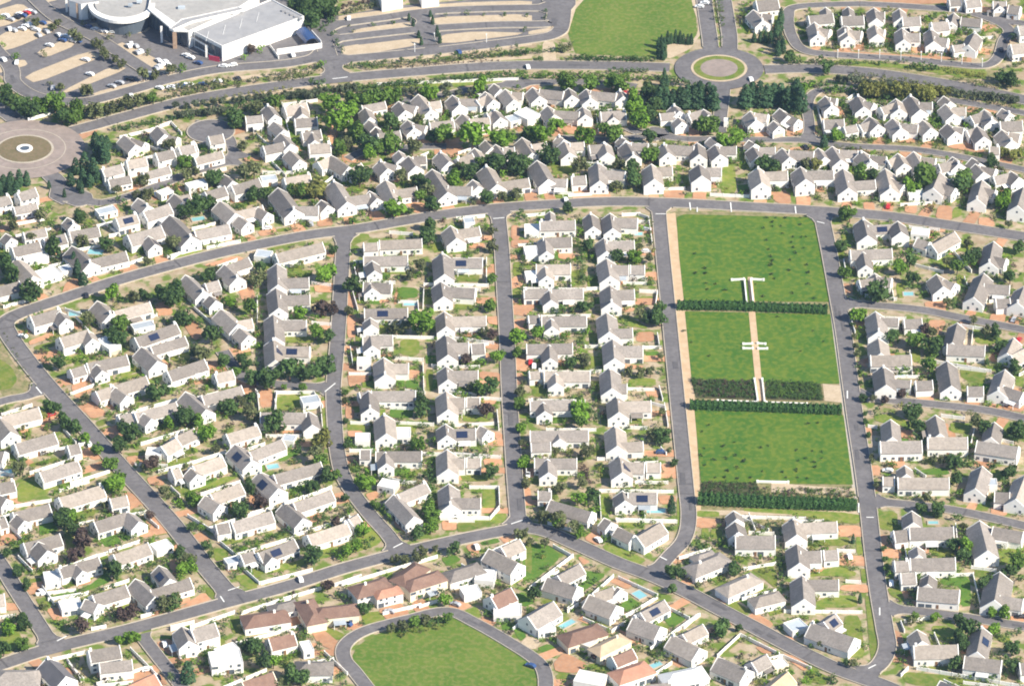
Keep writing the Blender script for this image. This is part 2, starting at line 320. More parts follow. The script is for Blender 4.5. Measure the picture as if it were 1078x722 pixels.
# ------------------------------------------------------------------ survey of the photograph (tile origin and scale, then things)
SURVEY = """
@0 80 5.39
hA 700 335 770 395 7;740 350 825 380 5
hA 890 285 935 335 7;930 330 1010 350 5
hA 575 530 690 500 6 4.3
hA 715 480 830 460 6 4.3
hA 880 440 985 415 6 4.3
hA 1010 405 1100 385 6 4.3
hA 610 590 740 565 5
hA 810 550 960 510 5
hB 95 665 200 635 6 4.3;75 745 210 720 5
hB -60 710 50 675 6 4.3
t 430 520 30 c;480 510 34 c;530 530 36 c;470 570 30 c;550 570 32 c;510 590 30 c;400 590 26 c;580 400 40 c;555 430 36 c;595 450 36 c;540 370 34 c;605 380 30 c
t 20 600 28 c;60 590 28 c;110 590 28 c;150 580 24 c;0 640 28 c;50 640 28 c;90 640 26 c;300 620 12 c;365 670 12 c;445 620 16 c;462 640 16 c
t 30 90 45 b;80 170 45 b;130 190 40 b;180 190 45 b;230 160 50 l;310 150 60 l;350 210 55 b;440 180 50 l;430 230 45 l;560 210 50 o;20 140 40 b;490 90 38 o
t 730 160 50 o;790 130 45 o;850 115 40 l;640 190 40 o;680 165 35 o
t 960 385 40 o;1050 480 40 l;840 605 36 o;660 640 30 o;1060 545 30 o
w 680 340 850 300;w 850 300 970 255;w 970 255 1030 320;w 160 240 285 205
d 720 640 960 580 1010 600 800 680;d 440 330 560 300 540 330 450 370
e 470 690 500 630 600 650 610 710
@180 80 5.39
hC 545 165 590 225 6 4.3;420 232 520 222 5 4
hC 580 258 640 310 5.5
hC 620 325 680 390 6.5 4;520 400 640 375 6 4
hC 670 420 730 480 6.5
hC 640 580 790 555 7
hD 640 175 770 150 7;735 170 745 220 6
hD 700 245 830 235 6 4
hD 740 320 850 305 6;800 320 815 370 5
hD 780 390 905 380 6.5 4
hD 905 450 1010 520 7;830 490 910 455 6;1000 540 1078 495 5
hA 210 345 295 330 6 4.3
hA 40 405 140 380 6 4.3
hA 130 465 290 425 5
hE 340 625 500 580 6.5 4;300 560 350 600 5.5
hE 190 660 305 625 6.5 4
hE 90 625 195 600 5 2.8 f
hE 510 585 600 575 5 3 fb
t 420 540 55 o;470 530 50 o;370 240 48 b;480 170 48 o;590 145 42 l;890 150 58 L;1020 180 55 L;940 260 72 L;1050 310 45 l;950 400 48 l;990 380 40 o;80 560 34 o;240 570 48 b;140 530 28 o;400 400 30 o;350 210 36 b;740 640 42 y;840 620 45 y;700 640 38 l
d 160 510 320 480 350 500 200 545;d 980 465 1060 450 1078 500 1000 490;d 870 200 900 200 960 440 900 430
w 520 540 690 540;w 20 560 130 510;w 630 150 720 540 ;w 640 155 830 130;w 860 610 940 550
r 20 215 330 190 11 24 g;r 640 110 860 100 6 24 g;r 360 200 600 160 6 26 o
@360 80 5.39
hF 110 170 245 145 5;130 180 160 240 6
hF 150 250 190 290 5;190 290 215 330 4.5;200 330 330 310 5
hF 320 145 360 200 6.5;345 155 425 175 5
hF 430 105 505 195 7;490 150 560 140 5
hF 625 110 670 165 7;660 130 780 130 5
hF 810 90 860 140 6;760 140 820 110 5
hF 860 45 900 80 5.5
hF 925 75 975 140 6.5;960 90 1030 95 5
hG 370 250 410 300 6.5;400 270 480 285 5
hG 495 265 635 250 6;570 260 580 290 5
hG 680 215 730 265 6.5;720 245 840 235 5
hG 860 190 900 240 6.5;820 215 870 200 5
hG 1010 195 1090 235 8 4 f;940 250 1000 235 6 3 fb
hI 320 425 345 465 5.5
hI 215 480 260 530 7;240 490 320 510 5
hI 375 455 420 515 7;400 460 480 455 5
hI 555 430 610 490 7
hI 650 470 740 440 6;750 410 790 465 6.5
hI 810 365 850 410 5.5
hI 870 390 920 450 6.5;910 410 980 405 5
t 60 130 46 l;110 130 48 l;160 122 46 l;210 115 46 l;260 112 46 l;310 106 44 l;500 75 50 L;790 50 48 L;30 200 58 L;10 270 50 l;90 320 55 l;150 370 58 b;160 430 40 L;205 410 38 l
t 290 375 56 l;240 370 44 l;400 400 50 o;580 335 56 l;520 340 40 b;740 335 78 L;910 340 62 L;860 480 62 b;980 490 58 b;120 560 50 b;270 250 50 b;590 205 30 l;440 240 30 o;430 590 46 b;480 650 44 o;403 565 22 y
t 720 530 48 b;1060 320 40 l;920 560 35 L;640 590 42 L;340 560 40 o;30 380 40 o;800 480 40 l;1030 480 42 b;660 520 40 o
d 460 370 640 370 700 420 600 440 460 400;d 800 310 840 310 840 350 800 350;d 590 430 680 400 690 440 620 470;d 0 440 140 470 130 490 0 490
w 320 100 400 130;w 430 455 490 430;w 660 430 760 400;w 200 40 1000 10
r 20 100 640 70 14 24 g;r 560 110 900 60 5 26 g
@540 80 5.39
hF 110 65 150 120 7;150 75 290 90 6
hF 315 70 335 115 6.5
hF 415 75 440 130 7;440 85 590 100 6
hF 605 80 625 120 6.5
hG 195 170 235 225 7;230 195 380 205 5.5
hG 395 175 410 225 6.5
hG 495 205 640 195 6.5;565 205 570 240 5
hG 910 165 945 205 6.5;830 215 920 205 5;935 235 960 265 6
hI 255 340 290 365 5;290 370 320 440 7;320 380 405 375 5.5
hI 430 395 530 385 6;515 375 535 440 6.5
hI 610 345 640 370 5.5
hI 640 375 685 450 7;670 380 770 385 5
hI 855 385 880 440 7;870 390 1030 400 6.5
hI 1045 380 1055 450 7
hI 50 350 110 440 7;100 390 190 375 5.5
hJ 135 480 200 590 8;200 580 310 585 5.5
hJ 330 570 415 565 6
hJ 480 490 490 600 7.5;490 530 640 545 6
hJ 785 500 800 590 8 4;800 520 905 515 6
t 700 190 58 L;690 120 50 L;690 255 50 L;580 310 52 l;170 310 58 L;120 320 48 l;250 270 42 L;410 330 52 L;210 440 60 b;380 500 45 o;780 440 45 l;770 340 42 b;690 520 48 b;700 580 48 b;300 30 56 l;440 40 48 l;620 40 52 l;780 90 50 b;800 150 45 b;780 220 42 b;40 500 50 b;560 30 40 l;520 300 40 l;600 500 34 o;590 625 38 o
t 830 130 40 c;870 130 40 c;910 130 42 c;950 130 42 c;990 130 42 c;1030 130 42 c;1065 130 42 c;845 80 24 c;860 40 16 c
d 130 310 60 310 300 280 520 300 540 340 300 330;d 60 650 130 640 145 715 70 715;d 335 645 540 650 570 712 340 716;d 835 650 975 650 970 718 880 718;d 990 310 1060 290 1078 340 1000 320;d 430 70 620 75 620 100 440 90
w 430 185 560 190;w 420 490 520 490;w 840 635 975 630;w 640 320 720 300;w 60 640 340 660
l 215 510 350 500 370 550 230 560;l 575 690 880 690 885 716 580 714;l 150 670 330 665 335 690 160 700;l 800 280 880 290 900 330 800 335
@720 80 5.39
hI 145 350 190 385 5;175 390 205 450 7;200 400 300 400 5.5
hI 365 365 405 390 5;390 400 425 460 6.5;420 405 520 405 5
hI 555 410 600 465 6.5;595 420 740 430 6.5
hI 760 410 800 465 6
hI 840 400 890 480 7;880 420 990 425 5
hI 1000 430 1060 480 7
hK 20 215 110 190 6;110 190 140 225 6.5
hK 375 200 410 255 7;400 210 480 220 5.5
hK 540 185 590 230 6.5;560 200 650 250 5;505 255 540 290 5.5
hK 800 115 840 170 6.5;830 125 870 130 5
hK 985 110 1020 180 7;1020 140 1080 160 5
hL 790 250 910 245 6.5;860 260 880 290 4.5;905 290 980 275 5
hJ 85 500 100 570 8 4.4;100 520 215 520 6
hJ 420 520 440 610 8 4.6;450 545 590 540 6 4
hJ 660 515 690 590 8 4.6;690 540 850 535 6 4
t 0 130 44 c;45 120 44 c;90 120 44 c;140 110 44 c;175 140 44 c;350 120 46 c;390 110 46 c;430 110 48 c;470 110 48 c;510 100 48 c;550 100 48 c;590 130 48 c;630 130 48 c;660 150 46 c;640 80 44 c
t 650 80 45 L;720 45 30 L;140 270 58 l;240 355 50 L;300 335 52 L;370 330 30 l;800 370 26 c;860 340 36 L;450 490 46 b;500 500 38 b;760 500 34 y;690 490 36 o;90 280 40 b
d 400 315 560 330 560 360 400 350;d 570 280 690 240 690 330 580 350;d 600 410 740 400 740 420 600 425;d 50 660 120 660 130 715 50 712;d 470 660 600 660 610 730 530 725;d 635 685 720 685 720 740 640 745;d 20 290 120 310 80 350 20 340
l 215 520 290 510 300 665 210 680;l 800 320 900 330 890 370 810 360;l 380 700 480 690 520 725 400 725
w 150 665 370 675;w 920 130 980 90;w 560 355 660 350;w 760 180 790 290;w 230 270 250 310
v 380 20 W 10;v 690 405 K 20
@878 80 5.39
hK 350 130 370 190 7;260 180 350 150 5.5
hK 430 110 490 195 7.5;480 150 560 150 5
hK 620 115 660 150 6
hK 630 160 680 220 7;660 180 750 180 5.5
hK 850 190 900 250 7;770 230 850 200 6
hK 950 185 1000 215 5.5;940 260 1070 255 7
hL 950 305 1010 370 7;990 320 1060 330 6
hL 880 400 940 400 5.5
hL 200 230 250 280 7;140 280 220 250 5.5
hL 330 240 380 300 7;370 270 480 280 5.5
hL 500 250 550 300 7
hL 640 270 690 320 7;670 290 740 300 5
hL 810 285 850 350 7;750 310 810 295 5
hM 165 430 210 490 6.5;200 450 300 460 5.5
hM 360 440 400 500 7;300 480 380 450 5
hM 450 430 500 510 7;490 460 580 470 5
hM 670 460 710 500 7;590 500 680 480 6
hM 780 465 830 500 6;800 500 850 550 7;830 510 920 530 5
hM 1000 540 1050 580 7;900 570 1000 550 6
hJ 50 525 80 640 8;80 600 235 590 6
hJ 290 525 320 640 8;320 580 400 620 5
hJ 600 545 560 640 8 4;590 600 690 640 6;420 665 510 660 6 3 f
hJ 840 590 810 700 7.5;840 630 920 650 5
hJ 1075 630 1040 740 8 4.4
t 500 560 76 l;740 580 58 l;420 610 46 L;160 540 46 l;970 690 45 L;910 470 36 b;220 560 36 b;560 600 40 b;970 430 30 y;1030 440 34 y
r 160 70 620 90 12 42 y;r 10 15 1060 130 30 26 g;r 560 90 1060 190 12 24 o;r 140 350 620 390 12 14 y;r 0 400 180 400 6 16 o
d 165 720 225 720 235 764 170 760;d 405 730 470 730 470 784 400 775;d 590 740 670 740 670 824 575 810;d 820 805 900 810 915 860 820 850
e 130 340 560 350 860 410 850 440 480 410 130 370
d 350 340 460 350 460 385 340 375;d 640 385 740 390 860 420 840 440 650 410
@0 180 5.39
hE 780 155 840 200 6.5;810 235 960 185 7 4
hE 900 130 970 105 4.5 2.8 f;985 130 1040 180 7;1000 150 1078 130 6
hE 550 235 655 210 5.5 2.8 fb
hE 655 270 775 240 6.5 4
hB 30 355 65 385 5.5;65 435 225 400 6.5 4
hB 130 350 260 325 5
hB 245 385 370 355 6.5
hB 380 265 420 300 5.5;390 345 560 315 6.5 3.5
hN 720 365 915 310 8 3.6;840 370 880 420 6
hN 960 250 1085 375 9 3.6;1100 340 1300 300 6.5
hN 405 425 515 520 8.5 3.4;500 505 715 455 6.5
hN 90 495 190 600 8.5 3.2;130 490 270 470 6 3.2 f;200 600 330 560 8 3.2 f;340 560 400 545 5 3 fb
hN -40 665 110 625 6.5
t 60 560 64 b;170 670 62 b;440 560 26 c;470 610 30 c;310 430 56 b;290 290 30 b;400 375 35 b;470 395 38 o;600 405 42 b;455 250 38 b;985 400 42 o;690 160 34 b;840 130 40 o;180 375 34 o;75 295 38 o;225 240 38 o;230 300 26 b;20 500 50 b;630 440 26 o;420 510 22 c;850 520 28 o;780 130 30 o
l 500 620 680 565 690 600 510 655;l 640 380 700 370 790 460 740 495;l 490 270 545 290 510 310 480 300;l 900 400 990 430 1000 460 920 440;l -10 720 0 700 80 690 100 720 0 755;l 470 430 560 420 570 440 480 450
d 660 545 750 525 810 575 715 605;d 870 480 930 470 970 525 890 545;d 370 640 430 600 490 655 350 700;d 110 280 220 265 230 290 120 310;d 0 310 70 320 20 350 0 350
w 640 550 810 490;w 950 480 1078 440;w 540 240 680 360;w 620 360 670 350;w 210 590 250 560
e 280 210 370 160 395 210 340 250
p 500 460 585 465 4
@180 180 5.39
hN 275 170 365 245 8;350 235 520 195 6;380 255 435 295 6;490 205 550 240 6
hN 605 95 700 220 8.5 3.4;690 200 840 200 6;850 165 890 200 6.5
hN 920 55 1000 180 8 3.4;990 150 1130 130 6;1125 115 1170 160 6
hO 590 470 860 405 6.5 3.4;480 465 570 475 6 2.8 fb
hO 600 525 605 650 7.5;610 610 785 605 6.5
hP 300 530 380 605 7.5;300 540 440 490 6
hP 80 590 185 685 7.5;190 640 270 620 6;215 705 255 740 6
t 140 190 56 b;80 220 48 b;210 180 42 b;470 130 42 b;520 130 38 b;740 110 44 l;820 100 50 y;700 110 38 l;250 40 42 b;10 400 42 o;210 590 42 b;490 600 48 o;880 570 56 L;730 590 30 l;780 590 28 l;40 660 46 b;290 620 26 o;690 320 24 o;920 440 28 b;790 300 22 o;150 580 24 l;650 580 24 l;500 540 36 b;380 200 26 b
l 210 430 275 400 300 430 230 455;l 600 330 670 320 680 340 600 350;l 0 480 180 450 190 470 0 520;l 540 440 740 395 770 400 560 460;l 660 580 800 560 800 600 660 600;l 1020 400 1078 360 1078 400 1030 430
d 300 385 350 370 380 410 320 430;d 490 345 590 320 600 355 510 375;d 830 270 905 265 925 310 830 320;d 170 540 370 480 420 500 300 540;d 330 150 410 140 420 180 340 185;d 380 680 460 640 480 722 400 722;d 810 650 920 640 930 690 820 690
w 800 625 905 640;w 860 390 960 385;w 960 385 970 440;w 0 490 60 450;w 120 320 250 290
p 120 280 190 270 3
v 545 325 W 100;v 795 300 S 10
@360 180 5.39
hN 245 50 295 160 7.5;290 110 425 90 6
hN 510 -10 600 125 8;600 85 740 90 6;740 50 775 90 6
hN 815 -30 880 80 8;880 65 1060 40 6
hR 615 310 650 385 8;650 335 780 315 6;690 282 750 277 5 3.4 fb
hQ 210 395 455 385 6;120 410 205 405 5.5
hQ 120 485 375 480 6.5;170 510 185 570 6
hR 570 465 580 590 8;580 495 800 495 6.5 3 S
t 300 220 56 L;500 180 44 b;490 360 54 b;495 300 38 b;820 170 42 b;640 40 48 L;1020 240 30 b;470 80 46 b;450 130 38 l;850 420 38 o;870 330 28 o;440 530 44 o;390 580 36 o;100 30 56 b;60 640 46 b;250 590 28 b;380 230 26 b;530 210 30 b;910 140 30 o;990 130 36 o;740 170 24 o;60 290 22 l;420 590 30 l;850 610 30 l;300 560 26 l
l 550 200 720 180 730 205 560 230;l 50 380 150 355 160 390 60 420;l 600 455 700 450 700 470 600 475;l 650 595 780 590 780 630 650 630;l 230 560 370 560 360 580 230 590;l 20 100 130 70 140 110 30 120;l 830 160 1030 150 1030 180 840 190
d 150 235 205 225 260 270 160 285;d 350 180 470 180 500 240 420 245;d 770 170 800 170 830 205 740 210;d 1030 130 1078 120 1078 180 1050 175;d 960 310 1000 310 1010 390 960 390;d 840 530 880 530 880 580 830 580;d 700 420 810 410 810 440 720 440
w 820 490 820 630;w 700 272 900 280;w 100 620 300 625;w 465 635 830 640;w 270 340 400 350;w 250 460 440 455;w 370 490 380 560
@540 180 5.39
hT 150 285 355 280 6.5;210 230 215 280 4;65 325 150 325 7 3 f
hT 170 380 335 375 6.5;180 375 190 460 6;65 455 140 450 8 3 f
hT 130 530 330 530 6.5;180 540 190 600 6;70 590 140 585 6 3 f
hU 440 240 455 320 6.5;550 240 565 330 7;570 265 710 270 6.5
hU 515 380 530 460 7;530 400 690 395 6.5
hU 530 495 550 600 8;555 535 660 535 6.5;665 535 750 535 6
t 315 205 34 b;380 340 34 L;45 240 28 b;590 480 38 b;690 480 40 L;740 310 34 L;760 380 28 l;780 490 30 o;430 420 38 b;770 620 30 b;720 430 26 o;20 140 36 o
r 385 400 400 640 9 26 b;r 760 260 790 460 6 20 o
l 330 570 385 560 390 650 330 655;l 0 520 50 515 50 590 0 600;l 620 640 800 630 800 650 620 655;l 740 560 790 555 790 580 740 580
d 0 310 40 320 20 370 0 370;d -10 390 100 395 90 430 -10 440;d 0 600 60 600 50 660 -10 670;d 755 575 830 575 830 600 755 600;d 255 470 350 470 350 505 260 500;d 590 620 660 620 660 640 600 650
w 75 245 180 235;w 720 240 775 260;w 60 660 420 665;w 420 660 520 655;w 570 600 760 605;w 350 280 350 360;w 325 520 330 650;w 770 260 790 400;w 620 240 720 235
p 690 360 735 360 2.4
v 300 165 W 10
@878 180 5.39
hW 165 270 190 370 8;190 310 360 300 6 3 S;360 285 380 350 7 4.2
hW 90 450 330 440 6.5 3.4;165 460 180 540 6
hW 230 580 250 640 7;140 620 240 605 6;240 600 330 610 6
hW 550 420 685 345 7;470 380 545 405 6;440 340 540 350 6 2.9 f
hW 580 585 620 660 8;620 610 690 640 6
hW 905 400 880 520 7.5;890 480 980 500 6
hW 850 580 790 720 8;850 640 1000 650 6;915 727 1000 722 6
hW 1078 655 1040 750 8
t 520 30 66 l;730 60 58 b;450 90 40 L;960 170 42 L;90 240 44 l;50 240 34 l;380 540 44 L;430 500 40 b;450 600 40 b;790 470 46 b;760 500 36 b;700 540 44 l;60 570 34 l;1000 600 36 b;1050 430 36 b;430 460 30 b;850 170 30 l;990 300 26 o;240 680 64 b;640 520 30 o;240 540 30 l;40 420 36 b;60 330 34 b;760 400 30 o;440 640 34 b
l 700 400 790 390 780 470 680 450;l 940 430 1020 440 1020 500 940 480;l 350 640 400 630 400 722 360 722;l 690 590 740 590 730 660 700 660;l 540 500 680 470 760 540 620 560;l 340 500 400 520 380 570 320 560;l 680 210 730 200 720 260 660 270;l 20 420 60 440 60 500 10 500
d 165 180 225 180 235 225 170 220;d 405 190 470 190 470 245 400 235;d 590 200 670 200 670 285 575 270;d 820 265 900 270 915 320 820 310;d 510 310 640 330 620 350 540 340;d 510 742 625 742 640 806 525 797;d 890 812 975 812 970 862 880 852;d 30 640 90 640 110 700 40 690
w 460 525 620 565;w 320 610 340 720;w 740 600 780 700;w 680 450 780 560
p 395 700 450 700 3
@0 300 5.39
hX 170 180 340 132 7 4;335 150 375 195 6 4
hX 335 300 500 250 7 4;490 255 525 310 6 4;575 300 655 355 6 3.6 f
hX 395 480 480 455 5.5;490 445 720 395 6.5;545 450 580 490 6
hX 540 605 640 570 6.5;640 570 830 515 7;650 580 720 630 6.5
hX 550 90 630 165 8;640 150 850 95 6.5
hX 760 300 1000 215 7;750 240 870 215 5 2.8 fb
hX 800 350 895 435 8;850 350 1050 290 6
t 680 210 50 l;670 290 56 b;620 270 38 b;500 190 40 o;880 600 50 b;330 440 42 b;270 410 30 b;300 680 44 b;400 420 34 L;460 410 34 L;860 155 30 l;990 600 30 l;930 590 36 b;470 180 30 l;240 380 24 u;640 40 50 L;760 60 40 o;830 50 36 b;820 460 30 b;540 210 30 b;1020 190 40 b;980 60 56 b;930 40 46 b;250 360 26 b;480 640 30 o
l -20 420 0 420 70 470 100 540 60 590 -20 600;l 680 490 760 470 760 500 690 530;l 970 400 1078 360 1078 430 1000 440;l 350 420 460 390 520 400 370 460;l 190 350 300 320 310 350 200 370;l 430 190 480 185 480 220 430 230;l 600 550 800 495 800 515 640 560;l 240 440 280 430 290 480 260 480
e 0 300 60 420 150 540 190 560 170 600 0 660
d 400 570 470 545 530 600 430 650;d 160 320 290 270 310 290 170 345;d 880 110 960 90 985 170 890 180;d 190 400 250 390 290 460 240 440;d 470 700 560 690 600 722 500 722
w 0 660 150 620;w 150 620 190 580;w 370 130 460 160;w 480 465 520 540;w 400 610 530 560;w 720 200 890 160;w 530 290 600 280;w 930 580 1078 530
p 390 168 455 165 3.4
v 130 290 W 60;v 490 60 K 15
@180 300 5.39
hX -25 490 190 420 7;80 500 190 480 5 3 f
hX 280 135 380 225 8;370 205 460 190 6;385 240 440 290 6.5
hO 595 15 610 135 7.5;620 60 790 55 6.5
hO 580 165 590 300 7.5;600 200 770 200 6.5
hO 580 305 590 430 7.5;600 345 790 350 6.5
hY 245 505 350 480 6
hY 80 605 200 710 8;170 630 400 570 6.5
t 90 180 42 b;230 280 52 b;180 380 54 o;330 90 36 L;450 120 46 l;670 490 66 b;600 500 60 b;560 510 50 b;740 505 46 b;490 510 50 b;810 480 46 b;890 450 56 b;820 260 46 L;905 290 40 b;850 130 46 u;910 130 40 u;730 150 36 L;670 165 28 l;490 330 34 L;360 490 36 l;430 450 36 b;380 420 36 b;330 410 36 b;150 190 30 b;130 370 40 b;450 640 36 b;400 650 36 o;340 690 40 b;640 580 20 l;750 580 24 l;1020 150 24 o;640 270 24 o;210 580 26 L;490 430 30 b;690 440 30 l
l 600 630 800 615 800 690 605 700;l 850 640 890 640 915 700 860 720;l 400 370 450 370 460 400 410 410;l 640 300 800 290 820 330 640 330;l 0 400 110 370 110 420 0 430;l 1020 310 1040 310 1040 400 1020 400
d 390 30 470 30 480 90 400 90;d 830 235 930 225 935 260 840 270;d 385 555 460 545 490 590 400 610;d 60 210 130 200 200 290 130 320;d 200 430 290 440 270 490 190 470;d 500 590 575 590 575 690 510 700;d 850 0 940 -10 940 20 850 30;d 1000 60 1050 70 1050 130 1005 130;d 1000 170 1050 170 1050 300 1000 300;d 1000 500 1060 510 1078 580 1010 580
w 800 205 905 215;w 590 600 810 600;w 600 600 590 700;w 810 600 860 680;w 490 600 500 700;w 490 60 490 200;w 690 545 880 530;w 880 530 915 490;w 480 590 500 620
@360 300 5.39
hQ 120 -15 285 -10 6.5;160 -10 170 25 6
hQ 125 135 375 130 6.5 3 S;160 185 165 230 6
hQ 115 290 290 285 6.5;160 285 170 350 6.5
hQ 235 410 245 510 8;245 445 380 445 6.5;85 430 165 430 6 3 f
hQ 150 600 160 700 7;165 600 420 600 6.5;95 610 150 600 5
hR 560 -20 575 70 7.5;580 10 760 20 6.5
hR 580 150 590 240 7;590 180 820 175 6.5
hR 590 280 600 400 8;600 330 720 325 7;730 335 810 330 6.5
hR 590 460 600 540 7;600 485 775 485 6.5
hR 590 600 600 710 8;600 640 700 640 6.5;705 640 785 640 6
t 450 210 72 L;880 390 44 L;790 430 34 L;970 290 46 L;840 570 50 b;780 580 44 l;850 280 32 u;300 240 40 o;350 230 40 o;440 640 36 b;440 590 34 b;700 420 34 u;560 430 30 b;620 430 30 b;990 380 30 l;1010 610 34 o;1010 670 34 l;760 120 30 b;840 110 36 l;700 600 26 l;660 600 26 l;40 140 26 o;20 610 20 l;20 650 20 o;810 260 28 o;730 575 30 o
l 325 10 430 20 430 75 325 75 G;l 330 310 440 310 440 400 330 400;l 360 540 435 540 435 585 360 585 G;l 640 105 760 110 740 140 640 140;l 50 320 70 320 70 400 50 400;l 475 480 520 480 510 600 480 600;l 960 40 1010 30 1010 110 970 110
d 780 490 900 500 900 560 780 530;d 810 310 900 330 880 370 810 360;d 970 110 1050 120 1050 180 980 170;d 30 480 160 500 150 550 40 560;d 380 480 450 490 440 530 370 530;d 30 190 70 190 70 300 30 300;d 980 430 1050 420 1060 490 980 490;d 780 640 880 640 870 680 790 670;d 820 180 890 180 890 230 830 220;d 300 20 320 20 310 110 295 110
w 105 280 520 290;w 300 405 460 415;w 460 440 465 600;w 360 590 470 605;w 465 0 460 120;w 620 290 860 320;w 790 630 900 640;w 510 450 780 455;w 620 600 760 610;w 430 85 435 140;w 320 85 430 90
p 350 112 425 112 2.4
v 560 250 K 0
@540 300 5.39
hT 60 25 205 20 6;215 25 400 20 6.5;205 30 215 90 6
hT 85 175 150 170 5;160 180 420 175 6.5;215 190 220 240 6
hT 75 335 340 330 6.5;205 340 210 420 6
hT 90 490 165 485 5;175 490 440 490 6.5;240 500 245 560 6
hT 95 655 345 650 6.5;170 665 180 720 6
hU 550 0 560 100 8;560 30 690 25 6.5
hU 530 155 545 270 8;550 250 680 245 6
hU 565 305 575 420 8;575 345 740 345 7
hU 550 470 560 590 8;560 560 650 560 6
hU 590 630 600 725 8;600 660 785 655 7
t 410 110 38 b;140 270 40 L;380 310 34 b;435 250 32 L;330 430 36 b;400 420 46 o;830 180 46 b;720 165 40 o;770 180 36 b;840 130 36 b;0 290 40 L;10 380 30 l;30 600 36 o;380 360 30 L;380 690 46 L;290 140 34 b;360 130 34 b;230 130 30 b;660 480 30 o;720 490 34 o;780 490 30 o;840 480 26 l;180 310 30 b;260 310 30 b;30 660 30 l;440 600 30 b;400 690 36 l;840 400 22 o
l 755 380 830 375 835 430 755 430 G;l 660 530 810 530 810 575 650 570;l 110 580 190 590 190 635 110 635;l 720 65 800 65 800 110 720 110;l 600 180 700 200 780 250 640 235;l 0 30 50 25 40 110 0 115
d 0 130 100 100 130 120 100 160 0 175;d 0 420 70 410 130 450 80 490 10 480;d 700 270 800 265 800 320 700 325;d 10 500 60 500 60 560 10 570;d 750 600 830 600 830 640 760 635;d 630 450 740 460 740 475 640 480;d 0 200 70 190 70 240 0 250;d 600 135 690 130 690 150 600 160
w 720 25 810 30;w 740 345 840 345;w 160 170 440 165;w 170 485 450 485;w 410 340 480 340;w 820 270 830 330;w 810 100 820 30;w 90 645 410 650;w 780 660 860 680;w 440 480 500 480;w 640 580 800 585;w 830 570 850 640
v 120 458 W 0;v 100 437 R 0
r 835 330 870 640 8 16 o
@878 300 5.39
hZ 235 150 255 265 8;395 195 500 190 6;260 185 370 190 5
hZ 250 300 265 390 8;205 400 440 395 7
hZ 280 460 295 570 8;300 530 440 540 5;460 545 560 540 6
hZ 640 335 860 345 7;700 215 670 330 7
hZ 640 430 665 575 8;755 575 850 575 6
hZ 970 480 930 600 8;960 570 1078 610 6.5
hZ 1020 300 980 390 7;1000 400 1100 350 7
t 140 165 42 L;460 300 50 l;550 340 54 b;330 290 40 b;540 450 44 l;540 500 30 b;920 260 42 b;950 340 38 b;880 430 34 b;1030 460 42 b;860 260 36 o;690 100 36 b;520 250 36 u;560 260 34 o;60 165 18 b;75 220 17 b;95 290 20 o;100 350 24 o;110 390 22 o;130 490 17 b;150 555 14 b;420 480 36 l;360 480 34 l;480 480 32 l;640 100 26 o;300 630 26 u;370 625 26 u;240 625 24 o;180 620 24 b;560 400 34 l;800 190 26 o
l 715 470 870 480 850 570 720 530;l 800 260 930 280 910 340 800 330;l 570 640 740 690 700 700 570 670;l 740 140 870 165 860 185 740 165;l 440 365 490 370 490 440 450 440;l 440 505 520 510 520 530 445 530;l 1030 520 1078 520 1078 580 1030 570;l 100 380 170 340 180 400 130 410
d 470 620 560 615 570 675 470 670;d 740 660 830 660 820 715 740 710;d 90 420 180 450 190 470 120 450;d 530 200 640 200 600 290 550 280;d 960 670 1078 650 1078 722 960 710;d 110 560 250 640 460 650 440 670 200 650
w 570 425 890 480;w 350 120 505 115;w 720 220 880 245;w 430 370 445 500;w 700 460 860 480;w 790 240 780 330;w 100 200 120 260;w 40 130 110 140
p 362 520 440 522 2.6
@0 420 5.39
ha 0 100 220 45 7;-10 100 60 190 8
ha 80 255 310 190 7;380 265 450 250 6
ha 220 415 440 345 7
ha 330 560 580 485 7.5;620 565 720 545 6
ha -20 480 80 460 6.5;-20 540 40 570 6
ha -30 290 30 300 7
hY 670 95 750 75 5.5;760 80 1000 15 6.5;810 80 860 115 6
t 640 460 70 L;300 40 40 b;370 120 50 b;425 150 36 b;660 260 46 b;550 280 36 l;480 220 32 L;740 190 54 b;350 660 54 b;110 390 44 o;700 150 38 b;400 660 44 L;860 360 44 u;820 380 30 o;330 110 36 b;640 360 40 l;960 130 38 L;600 600 26 o;370 510 34 L;500 620 28 b;1050 90 54 b;270 150 26 l;930 520 36 o;240 90 26 y;880 130 30 b;1000 590 34 L
l 100 480 200 430 300 530 100 600;l 160 370 320 330 330 350 180 390;l 540 130 600 110 610 140 560 160;l 720 310 780 300 790 320 740 330;l 420 650 540 620 540 660 430 690;l 940 360 1078 330 1078 360 950 385;l 440 470 540 440 540 460 440 490;l 560 170 620 150 640 170 580 180
d 470 60 560 45 610 90 520 115;d 575 175 640 160 740 230 650 240;d 710 330 780 320 810 370 740 370;d 830 450 900 430 940 490 850 490;d 700 520 760 540 810 600 740 620;d 240 100 290 90 290 160 230 180;d 470 300 580 290 600 330 530 350
w 170 410 390 340;w 70 600 290 565;w 800 245 1060 165;w 900 400 1078 355;w 400 470 620 400;w 360 160 430 240;w 10 80 180 25;w 660 90 1000 -5
v 505 255 W 20
p 0 425 75 415 4
@180 420 5.39
hY 20 215 130 165 6.5;-60 270 30 220 7;-140 295 -50 300 6 3 f
hY 120 380 290 320 7;0 405 50 390 6;110 390 150 430 6.5
hY 220 540 395 475 7;190 545 280 600 7
hY 310 200 490 145 6.5
hY 505 75 770 75 7;780 70 800 150 6.5;740 10 840 -5 6 3 fb
hY 360 255 460 350 8 3 S;440 300 630 225 6.5;635 215 705 225 5 2.8 fb
hY 500 410 610 510 8 3 S;580 430 850 355 6.5
